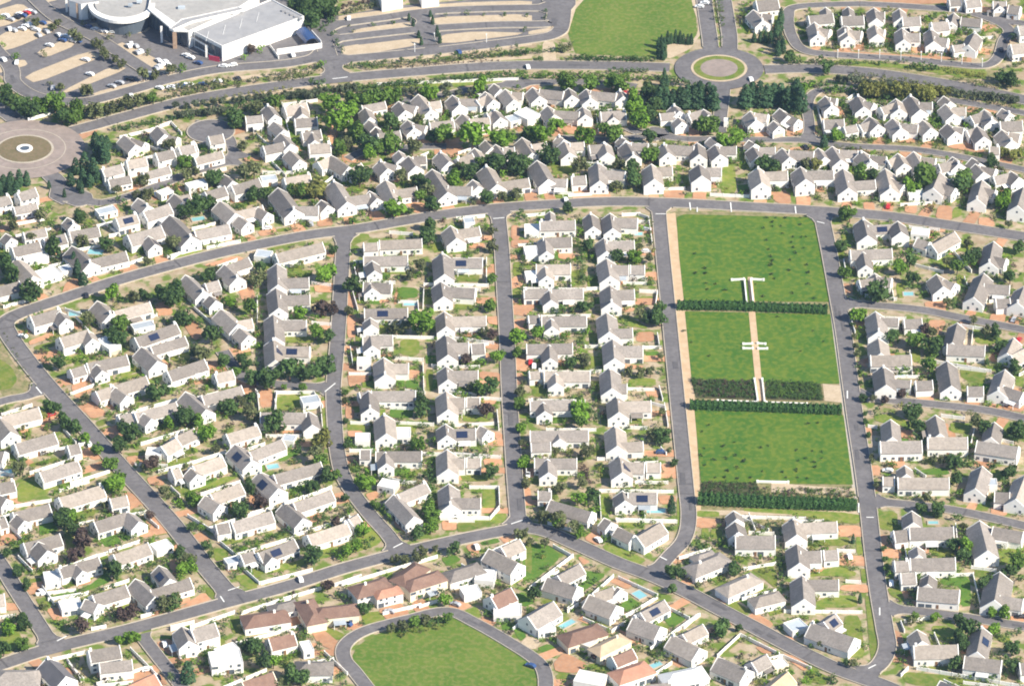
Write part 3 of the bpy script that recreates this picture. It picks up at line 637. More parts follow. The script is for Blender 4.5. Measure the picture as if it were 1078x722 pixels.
hY 640 585 750 680 7.5;690 590 910 515 6.5
t 200 180 56 L;80 100 54 b;590 130 62 b;860 230 64 y;820 300 50 o;880 420 46 b;450 490 44 b;510 580 40 u;400 620 46 b;120 560 42 L;60 590 32 l;360 600 28 o;800 490 40 b;1000 600 30 b;720 340 28 b;430 60 50 o;470 90 40 o;850 340 38 l;310 30 44 b;150 110 40 l;720 270 32 b;940 430 30 l;700 530 24 l;660 545 24 l;870 660 30 b;460 245 20 l;520 225 20 l;250 280 30 o;320 170 24 b
l 600 330 720 280 750 300 620 360 G;l 20 500 60 470 120 520 60 540;l 140 520 300 440 360 440 370 455 160 530;l 0 350 140 320 150 330 0 370;l 860 60 900 60 905 160 860 160;l 600 0 700 0 700 65 600 65;l 1000 140 1078 135 1078 180 1000 180;l 860 600 910 590 910 620 860 630
d 920 540 1000 520 1010 560 940 570;d 620 190 700 160 740 190 640 200;d 1000 185 1078 180 1078 215 1010 215;d 530 320 590 300 590 350 540 350;d 440 550 520 540 530 620 450 620;d 1000 40 1040 60 1040 110 1000 110
w 0 390 310 290;w 170 530 390 460;w 750 550 910 490;w 450 640 590 600;w 540 200 740 200;w 590 0 600 65;w 310 320 410 440;w 650 580 750 545;w 0 490 50 540;w 845 0 860 150
p 545 390 610 380 3.4
@360 420 5.39
hQ 240 85 250 200 8;75 215 160 215 6 3 f;260 190 390 190 8 3 f
hQ 190 295 455 295 6.5;245 300 250 370 6;100 290 165 290 5.5
hQ 310 540 475 470 6.5;290 540 410 670 7;215 470 310 490 6 3 f
hR 585 140 595 210 7;600 170 760 165 7 3 S;780 150 830 180 6
hR 595 285 600 400 8;600 335 700 335 6.5;705 335 790 335 6
hR 605 480 615 600 8;620 560 790 560 6.5
t 130 460 54 L;820 60 42 u;855 410 42 b;430 250 42 l;450 60 42 b;450 20 40 b;1000 20 32 L;1000 160 28 L;1000 250 28 o;1010 350 34 L;1020 470 22 o;20 120 18 b;30 255 26 b;30 380 18 o;100 500 16 l;185 590 24 l;230 620 26 l;270 665 26 l;250 440 30 b;370 430 34 L;90 390 26 b;410 420 28 l;480 370 34 l;510 220 34 l;460 430 34 b;840 300 28 L;20 560 24 b;50 620 24 b;340 100 24 l;700 490 24 L;460 150 26 b
r 500 330 515 720 13 28 b
l 275 45 410 50 400 110 270 105 G;l 30 135 130 140 130 180 30 180;l 305 145 440 150 400 200 400 180 310 180;l 795 510 880 515 870 620 800 655;l 660 420 850 420 840 465 690 470;l 680 100 780 95 850 130 690 130;l 340 420 450 400 420 440 330 455;l 860 660 930 630 935 690 880 710 660 722 660 690
d 30 180 115 180 120 215 35 215;d 1000 510 1070 500 1078 600 1010 600;d 800 340 910 340 910 380 810 380;d 830 185 910 190 910 270 880 230;d 20 40 60 50 60 110 20 110;d 130 540 200 520 210 560 160 580;d 280 650 380 700 370 722 290 690;d 20 310 90 340 90 360 30 350;d 565 690 650 690 650 745 570 745
w 555 660 840 665;w 840 665 895 600;w 895 600 890 490;w 725 490 890 490;w 50 125 170 130;w 300 125 520 135;w 450 300 640 305;w 620 300 900 320;w 880 60 890 160;w 630 140 860 130;w 270 40 420 45;w 290 460 420 465
v 1055 430 W 0
@540 420 5.39
hT 95 180 430 175 7;255 190 265 230 5;100 250 215 245 5.5
hT 120 335 365 335 6.5;195 340 200 420 6.5
hT 140 520 220 520 5.5;210 570 450 640 7
hU 580 150 590 270 8;590 245 740 240 6
hU 605 320 620 420 8;620 355 750 360 7;755 360 840 360 6
hU 620 520 635 580 7;650 530 820 530 7 3 S
t 380 80 46 L;390 130 38 l;850 200 46 b;790 190 42 o;410 290 44 o;450 280 36 b;270 500 36 o;370 560 40 L;30 160 28 L;40 360 32 L;460 590 34 b;900 600 26 c;930 355 18 b;890 450 22 b;460 100 28 b;430 50 36 b;400 470 36 o;450 530 40 b;40 480 26 o;820 250 28 b;240 290 28 o;330 300 24 y;770 460 30 l;440 640 30 b;20 20 26 L;840 70 26 o;890 290 20 o;910 370 16 b;900 650 20 b;180 660 40 o;240 690 40 L
r 380 360 440 470 8 22 u
l 500 540 550 540 550 650 500 660;l 620 470 720 480 700 490 520 490;l 800 440 880 440 880 490 760 490;l 600 690 760 700 740 722 600 722;l 20 90 90 80 90 110 20 110;l 930 560 960 560 960 722 930 722
d 40 510 90 510 100 590 45 590;d 840 370 935 370 920 430 850 410;d 820 550 920 545 930 590 840 600;d 50 410 110 400 120 460 60 450;d 750 300 850 300 850 325 750 325
w 490 510 910 515;w 490 510 500 660;w 590 680 930 685;w 480 330 520 330;w 190 165 470 165;w 860 20 880 140;w 620 150 760 155;w 840 270 870 300;w 740 610 750 660
p 758 636 865 636 3.2
v 85 432 W 0
@878 420 5.39
hc 260 240 500 235 7.5 3.8;320 115 330 220 7
hc 530 215 760 215 7.5 3.8;575 90 600 200 7
hc 810 235 1050 270 7.5 3.8;910 130 890 220 7
hc 360 445 655 445 7;275 440 345 440 5.5;400 375 410 430 6
hc 840 380 800 510 8;910 525 1000 530 6.5;870 470 925 470 5 3.4 fb
hc 1085 430 1030 570 8.5
t 240 65 32 b;460 60 42 b;470 140 50 b;430 70 38 b;820 120 50 o;850 160 40 b;1040 170 54 b;690 350 44 b;740 350 36 b;620 340 32 o;560 340 28 o;520 560 36 o;590 620 40 b;500 610 28 b;800 360 36 b;900 360 36 b;990 400 46 b;700 450 42 b;700 520 36 l;340 370 22 b;350 330 18 l;140 200 14 b;180 320 16 o;200 350 18 o;680 560 24 l;460 200 30 b;980 460 36 b;330 70 22 o;210 490 20 o;440 340 20 b;640 340 26 l;140 85 14 b;125 125 14 b
l 220 90 330 85 410 120 420 160 240 130;l 490 400 640 390 660 430 500 430 G;l 660 130 780 140 770 200 660 190;l 680 600 880 610 870 640 690 610;l 240 640 360 640 360 720 240 720;l 890 400 940 400 980 470 900 460;l 950 170 1010 170 1010 210 950 210;l 170 330 240 340 220 370 180 360
d 150 160 215 165 215 215 155 210;d 180 380 260 375 265 435 185 435;d 890 610 985 610 980 665 890 655;d 380 170 450 180 450 225 380 225;d 600 140 650 140 650 200 610 200
w 610 85 740 100;w 195 145 245 150;w 940 220 1015 240;w 460 390 520 430;w 330 560 640 570
v 305 405 W 80
@0 530 5.39
ha 70 50 280 0 7;90 60 140 100 6
ha 530 105 720 45 7;720 45 790 105 7
ha 130 225 340 170 7;215 215 270 270 8
ha 330 365 560 300 6.5;430 345 470 385 5.5;250 420 340 410 8 3 f
ha 640 290 840 220 7;870 250 965 220 6 3 f
ha 520 520 715 460 7;480 540 560 570 6;340 580 460 560 7 3 f
ha 765 425 880 530 7.5;850 490 1078 420 6.5;900 350 965 430 6.5
ha -20 90 30 75 6
ha -60 520 25 510 7
t 370 80 54 b;460 190 54 u;430 280 46 u;640 370 54 b;740 610 44 u;460 690 46 u;630 640 36 b;930 570 54 o;1000 545 48 o;840 340 28 b;1010 270 36 b;1030 330 36 L;80 230 32 b;30 280 30 b;60 380 26 b;140 455 32 b;100 380 34 b;290 380 32 b;370 680 28 l;60 650 36 b;140 670 44 b;720 360 32 b;680 620 36 u;770 360 30 l;940 310 34 l;1030 390 30 l;50 700 44 L;240 575 22 o;410 140 44 b;570 170 28 b;850 60 28 u;890 490 22 l;930 520 26 u;460 90 36 b;120 640 34 b
l 300 520 500 470 600 390 640 440 480 500 310 545 G;l 220 110 310 90 330 160 225 180 G;l 560 200 660 170 690 220 600 250 G;l 640 580 740 550 760 580 650 610;l 390 40 520 30 520 70 400 110;l 860 165 940 150 960 170 880 185;l 360 170 420 150 420 280 380 260;l 200 540 250 540 290 590 230 590;l 160 430 230 420 240 450 170 470
d 150 490 230 470 200 510 170 520;d 260 600 340 590 390 640 310 670;d 820 90 900 70 960 150 860 160;d 0 160 60 150 90 200 0 240;d 20 560 110 570 130 600 30 610;d 1000 520 1078 500 1078 560 1010 580;d 380 440 510 420 520 450 450 470;d 970 320 1010 320 1010 390 960 370
w 310 560 500 495;w 450 105 530 90;w 620 260 790 205;w 560 285 610 270;w 590 470 730 425;w 240 460 310 560;w 40 100 120 190;w 520 700 600 685;w 800 630 870 610;w 330 365 550 285
v 235 500 W 25
@180 530 5.39
hY 340 105 570 40 7;250 120 330 105 6
hY 490 280 700 200 7;390 290 470 265 6;530 270 575 310 6;310 330 390 310 5 2.8 fb
hY 770 180 1000 105 7;1005 90 1060 60 6
t 390 40 46 b;650 150 36 b;480 210 28 b;430 230 28 b;370 240 28 b;590 170 28 b;800 290 54 b;770 310 36 b;1000 260 40 L;1050 235 38 L;100 130 32 b;200 230 28 b;90 320 54 o;60 360 38 L;30 580 46 b;885 215 28 b;940 100 30 u;50 270 36 b;120 345 40 L;880 70 30 b;930 270 30 L;220 285 20 b;540 200 26 b;170 130 26 L;360 390 18 b;690 120 26 b;950 300 34 L
l 700 330 780 300 790 340 560 400 490 390;l 240 250 330 260 320 310 250 330;l 380 430 480 420 500 470 400 470;l 780 290 1000 230 1078 240 850 320;l 460 370 500 360 520 400 480 430;l 350 410 430 400 500 480 430 485;l 510 470 700 430 1078 310 1078 335 740 440 560 480;l 190 490 260 480 270 530 240 550;l 10 390 60 370 90 400 50 410
d 120 180 180 160 230 210 160 220;d 280 330 330 350 370 380 320 390;d 80 570 190 500 230 550 100 600;d 20 600 100 570 110 600 30 610;d 560 40 570 40 580 60 560 60
w 220 130 580 10;w 700 170 1060 60;w 510 440 800 365;w 820 360 1078 290;w 375 280 690 185;w 400 350 500 440;w 280 210 370 285;w 0 690 130 660;w 110 690 360 605;w 400 610 610 540;w 640 530 850 470;w 930 450 1078 400
v 735 430 W 15
@0 588 5.39
hd 30 640 150 640 10 4 p
hd 265 560 375 670 9 3.6 D
hd 500 520 680 490 7 5;560 590 750 570 6 4
hd 680 740 880 650 9 3.6 R
t 60 370 34 b;30 520 44 b;120 480 40 l;0 560 40 b;570 360 26 b;1010 590 26 o;1030 660 44 c;680 450 30 L;740 440 34 L;790 435 30 L
l 0 420 90 370 130 470 60 540 0 540;l 680 460 820 420 830 450 700 490 G;l 940 560 1060 540 1060 600 960 620
d 700 620 900 640 960 722 740 722;d 880 480 960 450 1040 520 960 550
w 300 560 480 520;w 830 440 1010 380;w 380 560 460 680;w 550 700 820 610;w 740 500 890 650;w 830 470 1050 650
v 935 485 W 15;v 845 690 W 20;v 895 672 K 20
@180 588 5.39
hd 110 400 250 360 8 5;60 380 100 470 7 4.4
hd 220 570 400 550 10 4.4 f;260 530 370 490 5 3.6 f
hd 400 700 580 640 8 3.4 B
hd 550 455 700 420 7 3.2 B;740 500 800 490 7 3.4 f
hd 770 590 850 590 9 3.6 p
hd 470 320 600 300 9 3.4 pB;610 260 670 245 7 3.2 p
hd 770 240 810 310 8 4 pB;860 280 1000 265 8 4 pB
t 480 500 50 b;530 580 54 b;580 580 40 L;750 430 36 b;680 640 54 b;740 670 46 b;960 660 36 p;300 350 34 b;960 200 36 b;890 150 36 u;560 350 22 p;970 300 22 p;880 350 24 p;840 480 24 p;660 570 30 l;440 480 40 b;610 700 40 o;100 600 34 p;40 650 34 p;610 380 18 L
l 330 340 400 320 470 410 350 430;l 820 400 880 380 990 430 960 465 830 430;l 160 510 300 450 310 480 180 540;l 40 520 120 540 120 600 40 580;l 840 150 900 140 920 170 850 190
d 640 350 720 310 770 380 700 390;d 790 400 850 390 960 480 940 530 830 480;d 970 370 1050 330 1078 370 1000 410;d 520 380 620 370 640 400 540 410
w 370 470 560 420;w 560 420 740 370;w 0 390 60 370;w 300 720 540 620;w 870 520 1000 640
v 1000 370 B 60
@360 530 5.39
hd 120 460 210 435 9 4.4 pB;225 490 290 475 6 4.4 pR
hd 350 400 420 350 8 5 pB;410 430 520 395 8 5 pB
hd 640 380 740 350 8 3.6 p;760 400 870 410 8 3.6 f;680 500 780 480 6 3.2 f
hd 830 255 1000 340 8 4.4;900 250 1010 200 7 4.4
hd 840 530 960 475 8 3.2 B;860 600 1020 600 8 3.2 f
t 560 450 20 p;580 560 36 L;130 580 40 b;640 250 38 b;440 280 50 o;350 310 38 o;300 310 30 o;530 660 36 b;720 280 32 b;430 160 38 b;500 130 40 L;510 60 44 l;500 20 44 l;120 150 40 L;160 215 36 b;255 40 24 l;270 72 24 l;200 12 20 l;90 170 36 b;560 490 26 p;210 520 22 l;470 650 34 o;410 660 34 l;340 690 34 o;600 640 30 l;280 700 30 o;530 250 24 o;620 270 30 b;1000 170 30 o;1040 440 26 l
l 560 310 640 290 680 320 600 360 G;l 690 610 760 580 800 640 740 660;l 110 620 220 610 250 670 120 690;l 650 110 830 100 880 110 660 170;l 780 220 880 195 900 220 800 240 G;l 1000 520 1060 500 1078 580 990 560;l 0 270 60 230 210 190 200 240 0 300;l 100 100 160 110 230 200 200 240 120 240 60 180;l 480 570 540 560 540 600 490 600;l 1040 220 1078 220 1078 400 1040 380
d 200 600 330 570 390 620 260 665;d 390 570 470 540 490 600 420 620;d 790 640 870 660 900 650 850 700 800 670;d 640 580 700 560 740 580 680 610;d 290 70 380 150 360 170 300 130;d 700 240 770 220 780 290 740 300;d 130 50 180 90 160 110 120 80
w 0 330 210 250;w 0 450 330 350;w 330 350 540 290;w 560 75 840 75;w 840 75 890 20;w 475 190 560 180;w 700 600 760 560;w 680 340 800 400
v 270 610 S 70;v 765 245 W 15;v 645 570 S 60;v 30 680 B 60
@540 530 5.39
hU 515 80 560 110 6;590 130 690 180 6;700 190 840 105 7.5
hf 190 415 370 470 8;250 410 380 340 6.5
hf 430 515 590 580 8.5;450 510 570 470 6;590 470 610 490 6
hf 680 640 840 700 8.5;720 620 860 545 6.5 3 S
t 230 110 54 o;310 150 46 o;355 170 36 L;140 90 44 o;70 160 28 o;720 110 30 b;900 120 28 b;890 385 42 b;910 420 38 b;440 440 34 b;120 510 44 b;950 460 28 b;1050 230 36 b;160 280 26 b;450 350 20 b;470 30 36 L;480 375 22 o;670 280 22 o;90 210 30 o;180 220 30 o;940 350 30 b;1000 480 26 o;960 610 24 u
l 60 230 200 230 280 300 130 430 50 440 G;l 350 440 420 380 540 400 400 500 G;l 610 570 670 530 720 570 640 620 G;l 850 650 890 590 990 650 900 710 G;l 210 670 260 630 330 650 260 700;l 500 250 560 200 640 260 760 320 720 345 640 330;l 620 110 700 100 690 130 640 140;l 0 520 60 500 130 560 60 590 G;l 420 640 540 690 530 722 400 640
d 400 200 460 150 520 200 480 240;d 540 440 620 410 690 450 650 490;d 900 330 960 280 980 300 940 350;d 380 300 440 330 400 350 370 310
w 80 480 340 285;w 390 560 570 400;w 640 630 820 520;w 960 690 1060 620;w 780 330 940 180;w 585 80 920 90;w 950 390 1078 500;w 230 230 340 290;w 600 410 820 510;w 880 580 1000 640;w 370 560 310 600
p 695 528 740 508 5;p 270 705 345 665 2.6
v 485 205 W 30
@540 588 5.39
hf 900 430 1060 510 8.5;960 430 1078 370 6
hf 80 330 230 240 9;130 390 230 370 6 3.4 f
hf 340 420 450 385 9 3.4 pB;400 490 470 430 5 3.2 f
hf 500 490 600 440 7 4 pT
hf 630 630 720 600 9 4 pR;560 560 680 510 6 3 B
hf 360 660 520 690 8 3.6 f
hf 910 650 1030 625 9 3.4 pW
hf 740 715 900 700 8
t 830 550 36 b;470 550 26 u;870 640 24 l;640 480 20 u;620 700 26 o;340 470 22 b;180 590 16 o
l 130 510 200 480 280 520 230 570 G;l 420 620 450 590 540 610 530 640;l 0 400 30 380 80 440 40 470 G;l 240 660 300 640 310 680 250 690
d 230 590 290 530 430 600 370 650 240 640;d 590 400 660 420 740 480 690 490;d 40 480 80 440 170 470 120 520 W;d 900 550 960 540 1000 580 960 600
w 310 275 400 200;w 560 400 640 350;w 780 500 880 430;w 720 700 900 580;w 880 430 1040 315;w 400 330 560 400;w 0 390 40 350
p 785 615 840 592 2.6
v 100 605 B 60
@720 530 5.39
hg 290 180 520 180 8 3.4;290 100 310 165 7;280 40 300 90 6
hg 80 340 190 295 9 3.4 p;90 290 140 275 6 3 p
hg 260 460 370 410 8 3.4 p;430 530 510 510 7 3.4 p
hg 620 80 640 180 8;640 110 870 100 6.5
hg 640 225 655 340 8;660 270 780 265 7;790 265 875 260 6
hg 670 405 680 545 8.5;690 430 880 430 6.5
r 550 100 550 520 14 18 c
t 215 90 22 b;330 260 30 b;290 370 40 b;215 430 22 y;90 230 36 b;490 110 36 b;960 200 14 c;970 360 22 b;1000 540 14 c;280 250 28 b;340 380 30 b;150 440 28 b;190 200 26 l;120 180 24 l;370 300 24 l;440 300 24 l
l 70 40 200 45 200 75 70 75;l 340 25 1000 55 1000 115 870 110 650 65 340 45;l 725 220 860 190 940 190 930 240 730 240;l 800 370 900 360 980 390 970 415 720 410;l 745 560 830 520 980 520 985 590 750 590;l 380 370 500 350 530 400 530 490 420 400;l 160 550 230 520 370 600 340 650;l 975 190 1000 190 1020 290 980 290;l 1000 370 1030 370 1040 450 1010 450;l 1025 530 1050 530 1078 722 1050 722;l 100 140 140 140 140 210 100 200;l 155 140 220 150 215 200 150 200
d 70 80 210 90 215 135 75 140;d 870 125 1000 125 1010 180 890 170;d 890 290 1030 300 1030 350 890 320;d 900 460 1050 460 1050 510 880 490;d 350 650 400 615 510 680 480 710 420 710;d 680 370 800 360 780 390 690 390
w 330 65 690 75;w 870 255 970 260;w 920 430 1000 435;w 570 600 1010 605;w 1010 605 1055 890;w 340 360 520 330;w 150 530 370 350;w 0 440 170 520;w 370 155 510 160;w 330 75 480 140
v 940 300 W 10
@878 530 5.39
hh 335 155 420 145 7;425 135 680 130 7.5 3.8;440 40 450 110 7
hh 340 325 425 320 6.5;430 310 690 305 7.5 3.4;470 240 480 295 6
hh 475 470 715 490 8 3.4;375 395 465 390 6.5;540 400 530 460 6
hh 825 95 870 270 9;900 130 1078 160 7;910 190 990 200 6 3 f
hh 940 385 910 550 10;940 520 1078 540 7
t 740 230 50 L;680 230 40 b;650 210 36 b;860 440 44 b;1040 330 54 l;1000 370 44 b;740 290 40 b;760 340 28 b;290 310 18 b;300 360 22 l;270 250 14 b;960 630 38 L;500 20 32 b;590 40 36 b;700 70 36 b;1060 420 36 b;890 625 30 L;480 405 24 b;730 130 28 o;1050 270 36 L;530 235 24 l
l 240 70 350 60 370 150 260 150;l 540 260 690 260 680 300 560 295;l 610 420 770 410 780 580 720 585 720 470 610 460 G;l 930 250 1078 240 1078 360 940 330;l 300 480 380 480 400 560 320 520;l 800 370 900 380 860 420 800 410;l 850 615 1000 620 1000 660 860 640
d 240 180 300 180 320 230 270 240;d 255 255 380 260 390 310 270 310;d 1005 615 1078 610 1078 690 1000 680;d 480 240 540 240 540 290 490 290
w 580 400 790 390;w 790 395 840 600;w 430 560 850 625;w 780 350 920 370;w 395 470 415 570;w 690 110 700 200;w 400 230 415 310
p 535 110 590 110 2
v 325 450 W 0;v 360 240 W 0;v 1062 640 K 90
@720 588 5.39
hg 720 360 970 450 9;790 360 860 310 7 3 S;590 390 680 360 7 2.8 fb
hf 190 555 360 630 8.5;380 590 470 540 6.5
hf 480 730 590 640 8 3.4 T;500 600 580 580 5 3 f
t 200 400 46 b;230 370 38 b;850 670 34 b;770 660 34 b;720 640 28 L;985 580 30 b;780 480 30 o;850 500 22 b;310 390 22 b;690 700 30 L;940 600 24 o;350 450 24 o;900 590 22 b;150 470 24 l
l 670 680 720 620 840 680 800 722;l 900 330 1000 320 1030 560 930 560;l 190 520 300 440 320 470 230 540
d 350 350 400 310 510 370 480 400 420 400;d 480 420 600 440 650 470 560 450;d 560 540 620 550 720 610 680 640 600 580;d 400 500 500 500 530 530 450 540
w 190 540 320 420;w 330 720 560 540;w 0 380 80 310;w 560 540 720 610;w 320 420 540 530
@878 588 5.39
hi 450 490 705 485 8 3.4;470 400 500 470 7
hi 840 385 810 530 7.5 3 S;740 550 955 575 7.5
hi 1050 590 1120 585 7
hi 600 690 700 735 8 3.2 D
t 760 390 62 b;720 440 44 b;710 340 30 b;570 325 26 L;910 395 40 L;690 590 44 b;1010 500 44 b;1020 600 44 b;960 430 36 b;970 530 34 b;380 570 14 b;740 480 38 b;830 660 24 l;880 655 24 l;440 350 26 o;500 345 24 o;460 320 24 l;1040 410 30 b;0 680 34 b
l 550 380 640 380 710 440 660 475 570 450;l 390 640 640 660 880 710 800 722 480 722 400 700;l 175 210 200 210 260 560 230 600 210 590;l 920 420 1000 450 1000 480 930 470
d 330 400 380 420 400 480 340 480;d 380 560 440 570 450 600 400 610
w 470 610 1078 715;w 380 650 420 610;w 370 660 390 720;w 380 350 400 400;w 400 345 540 325;w 170 300 205 575
@878 0 5.39
hk 70 150 80 210 6.5;80 170 160 180 5.5
hk 230 140 245 200 6.5;245 165 290 170 5
hk 385 160 395 230 6.5;400 190 490 190 6
hk 550 165 565 240 6.5;570 210 650 220 6
hk 800 185 760 260 7;670 260 740 250 5
hk 40 95 170 90 6.5;80 40 90 90 5
hk 225 45 240 110 6.5;235 70 290 70 5
hk 370 50 380 105 6;385 100 490 95 6.5
hk 550 130 650 120 6.5;680 75 665 130 5
hk 720 100 840 110 6
hk 650 -10 720 -15 6
hk 740 0 830 -10 6
hk 900 10 980 10 6;930 15 940 40 5
hk 990 30 1060 40 6
hk 1040 150 1120 140 7 4
hk 1000 255 1120 240 7 4
w 640 80 680 150;w 700 340 870 335;w 870 335 900 200;w 830 210 900 205;w 0 20 620 0
d 100 250 170 240 170 290 110 290;d 440 270 510 265 510 305 440 305;d 620 260 660 255 660 310 620 310;d 0 290 350 310 700 330 700 345 0 305;d 640 0 900 50 1078 90 1078 110 620 30;d 0 20 640 -20 640 25 0 30
e 0 365 400 370 400 400 900 470 1078 490 1078 520 640 440 0 385;e 860 400 940 400 900 470 860 450
l 860 130 920 140 900 190 860 180;l 0 340 870 400 860 460 400 390 0 370
t 530 100 26 L;570 90 24 b;720 170 34 l;760 170 30 b;1000 200 30 b;960 430 40 b;1010 450 42 b;490 90 20 b;140 250 20 o;880 150 24 y
r 20 345 420 350 9 20 b;r 420 370 600 375 6 30 b;r 610 385 860 430 10 20 y;r 920 420 1050 460 4 34 b
n 20 335;n 138 335;n 258 335;n 378 345;n 493 345;n 608 355;n 725 370;n 840 385
v 985 235 K 0;v 950 285 K 0
@798 0 3.8
hk 225 90 240 140 6.5;240 110 290 120 5
hk 200 65 300 55 6.5;270 30 275 60 5
hk 345 105 350 130 6
hk -20 40 20 85 7;15 55 60 60 6
hk -10 5 80 -5 8
l 20 45 90 45 95 95 30 100
t 70 160 15 c;90 170 15 c;80 200 14 c;100 190 14 c;10 150 12 c;30 150 12 c;50 150 12 c;-15 150 12 c;130 245 26 b;160 240 24 b;280 250 30 b;250 250 24 b;75 120 14 c;88 100 14 c;92 70 14 c
@0 0 5.39
v 165 140 W 30;v 55 165 W 20;v 125 165 W 60;v 220 200 S 30;v 265 180 S 30;v 335 200 W 30;v 355 230 B 60;v 440 235 B 60;v 280 258 W 60;v 485 340 W 60;v 510 422 W 60;v 95 355 W 0;v 300 500 S 0;v 500 152 B 60;v 540 167 W 60;v 630 182 W 80;v 690 182 B 80;v 730 175 S 80;v 745 250 W 10;v 730 262 W 30;v 780 300 S 30;v 900 345 W 30;v 920 362 W 30;v 905 378 W 30;v 888 390 S 30;v 905 500 W 60;v 970 495 W 70;v 1030 485 B 70;v 745 545 W 10;v 680 470 S 60;v 635 490 S 60;v 740 450 K 60;v 150 75 R 60;v 130 90 B 60;v 165 65 W 60;v 95 100 K 60;v 20 340 W 30
t 250 300 24 o;410 190 34 o;440 210 30 o;280 470 22 o;345 490 26 o;500 510 28 o;810 425 40 o;970 400 32 o;1030 385 32 l;560 250 28 o;580 290 26 o;650 330 26 o;840 290 24 o;10 95 24 l;0 250 22 L;60 320 26 l;100 320 22 L;730 200 22 o
y 130 435 500 290 590 320 200 475;y 350 520 640 375 730 390 380 530;y 520 530 840 450 855 465 560 555;y 200 300 380 220 430 260 260 330;y -20 200 300 110 330 170 100 270 -20 300;y -20 60 120 20 200 80 60 140 -20 160;y 650 260 700 240 1050 420 940 435;y -20 350 60 350 140 340 160 370 60 400 -20 420;y 0 440 40 430 230 550 210 580 80 520;y 420 150 560 200 820 190 860 160 760 110 560 130;y -20 0 80 0 -20 40;y 200 0 340 0 220 25;y 560 610 860 540 880 560 640 620
@180 0 5.39
v 85 315 W 60;v 110 328 W 60;v 155 358 B 60;v 295 378 W 80;v 350 372 W 110;v 265 462 W 70;v 105 482 W 70;v 180 478 B 70;v 690 312 W 20;v 45 490 B 70;v 380 447 K 30;v 0 500 W 70
t 500 265 34 L;455 275 28 u;420 325 24 L;60 385 30 l;20 400 28 o;870 365 32 l;830 380 26 b;820 440 36 b;850 460 30 b;720 20 50 b;790 30 60 b;850 30 60 b;900 10 50 b;800 90 50 b;850 120 52 b;760 60 44 b;920 60 40 b;920 190 22 b;940 220 20 b;955 260 20 b;970 285 18 b;690 40 40 b
y 230 410 400 390 760 350 860 320 850 340 400 400 240 420;y 340 440 780 390 790 405 360 460;y 960 270 1078 250 1078 320 990 330;y 890 400 930 390 930 430 870 480 800 490 880 450
r 560 460 800 420 8 28 o;r 0 500 330 460 9 30 o;r 60 560 700 480 16 16 y;r 0 600 320 570 6 26 g;r 340 570 1060 490 18 22 g
w 590 330 860 260;w 560 250 610 320
@360 0 5.39
y -10 270 440 215 450 255 20 330;y 60 170 380 125 400 155 60 215;y 500 100 1078 80 1078 145 520 160;y 560 200 760 180 1078 190 560 255;y -20 90 620 18 1078 5 1078 45 600 45 -20 125;y 160 350 560 300 1078 245 1078 262 560 325 160 375;y 90 420 500 360 1078 315 1078 335 520 385 110 440
l 100 425 240 400 250 430 140 445;l 570 370 1078 335 1078 350 600 390;l 0 490 1078 440 1078 460 560 500 0 530
t 180 135 18 b;293 122 20 b;65 180 14 o;585 85 16 b;718 72 20 b;803 78 14 b;928 80 20 b;1045 80 18 b;1035 165 20 b;380 100 11 c;480 80 11 c;403 140 12 c;500 120 12 c;435 195 12 c;540 185 13 c;458 238 12 c;555 225 12 c;40 130 12 o
t 240 345 18 b;342 330 22 b;445 322 18 b;550 305 20 b;650 298 18 b;760 285 22 b;880 270 24 b;990 262 22 b;1050 290 30 b;1000 300 28 b;930 300 24 b;830 300 24 o;700 310 18 o;60 370 24 b;130 370 26 b
r 130 385 1060 290 26 18 o;r 260 410 900 345 20 12 u;r 10 510 560 455 16 20 b;r 560 440 1060 400 12 20 b;r 20 60 200 20 7 22 o;r 0 30 180 0 7 22 u
n 413 300;n 525 240;n 820 245
v 665 297 B 20;v 1055 382 W 10;v 40 105 W 0
@560 0 5.39
y 60 235 130 240 140 350 60 350;y 210 40 300 -20 320 -10 260 60 260 110 200 200 90 240 150 200 200 140;y 890 -20 930 -20 970 130 970 180 900 280 740 345 900 250 940 190 940 120;y 770 245 920 245 900 280 760 345
y 0 30 80 40 70 60 -20 60;y 110 -20 135 -20 140 140 110 180 -20 200 -20 180 100 160 115 130;e 700 330 760 320 740 360 640 365;y 780 450 960 480 900 500 790 490
r 250 330 660 330 14 22 b;r 150 270 220 260 6 28 o;r 430 400 660 400 9 24 b;r 20 415 400 430 12 20 o;r 150 340 460 335 10 14 b;r 20 330 60 330 3 18 b
t 720 250 16 c;735 250 16 c;750 250 16 c;720 280 16 c;740 285 16 c;755 300 16 c;725 310 15 c;745 315 15 c;770 225 16 c;790 220 16 c;815 218 16 c;840 222 16 c;860 225 15 c;885 228 15 c;905 230 14 c;752 420 14 c;765 470 16 c;100 60 18 b;95 100 18 b;1035 100 22 o;1050 60 20 o;1040 20 20 o;1045 215 18 b
v 980 20 W 80;v 950 40 W 80
@0 0 1
r 110 117 345 66 30 4.4 o;r 118 136 350 92 46 4.2 b;r 370 91 540 78 34 4.4 b;r 545 79 690 81 30 4.6 l;r 832 83 1070 127 44 4.6 b;r 840 65 1050 94 28 4 o;r 368 68 600 51 40 3.6 b;r 600 60 690 62 20 3.6 b
r 1000 118 1078 135 14 5 o;r 862 90 980 100 16 5.5 l;r 0 100 100 118 20 6 b;r 690 80 740 92 12 5 b
@0 0 5.39
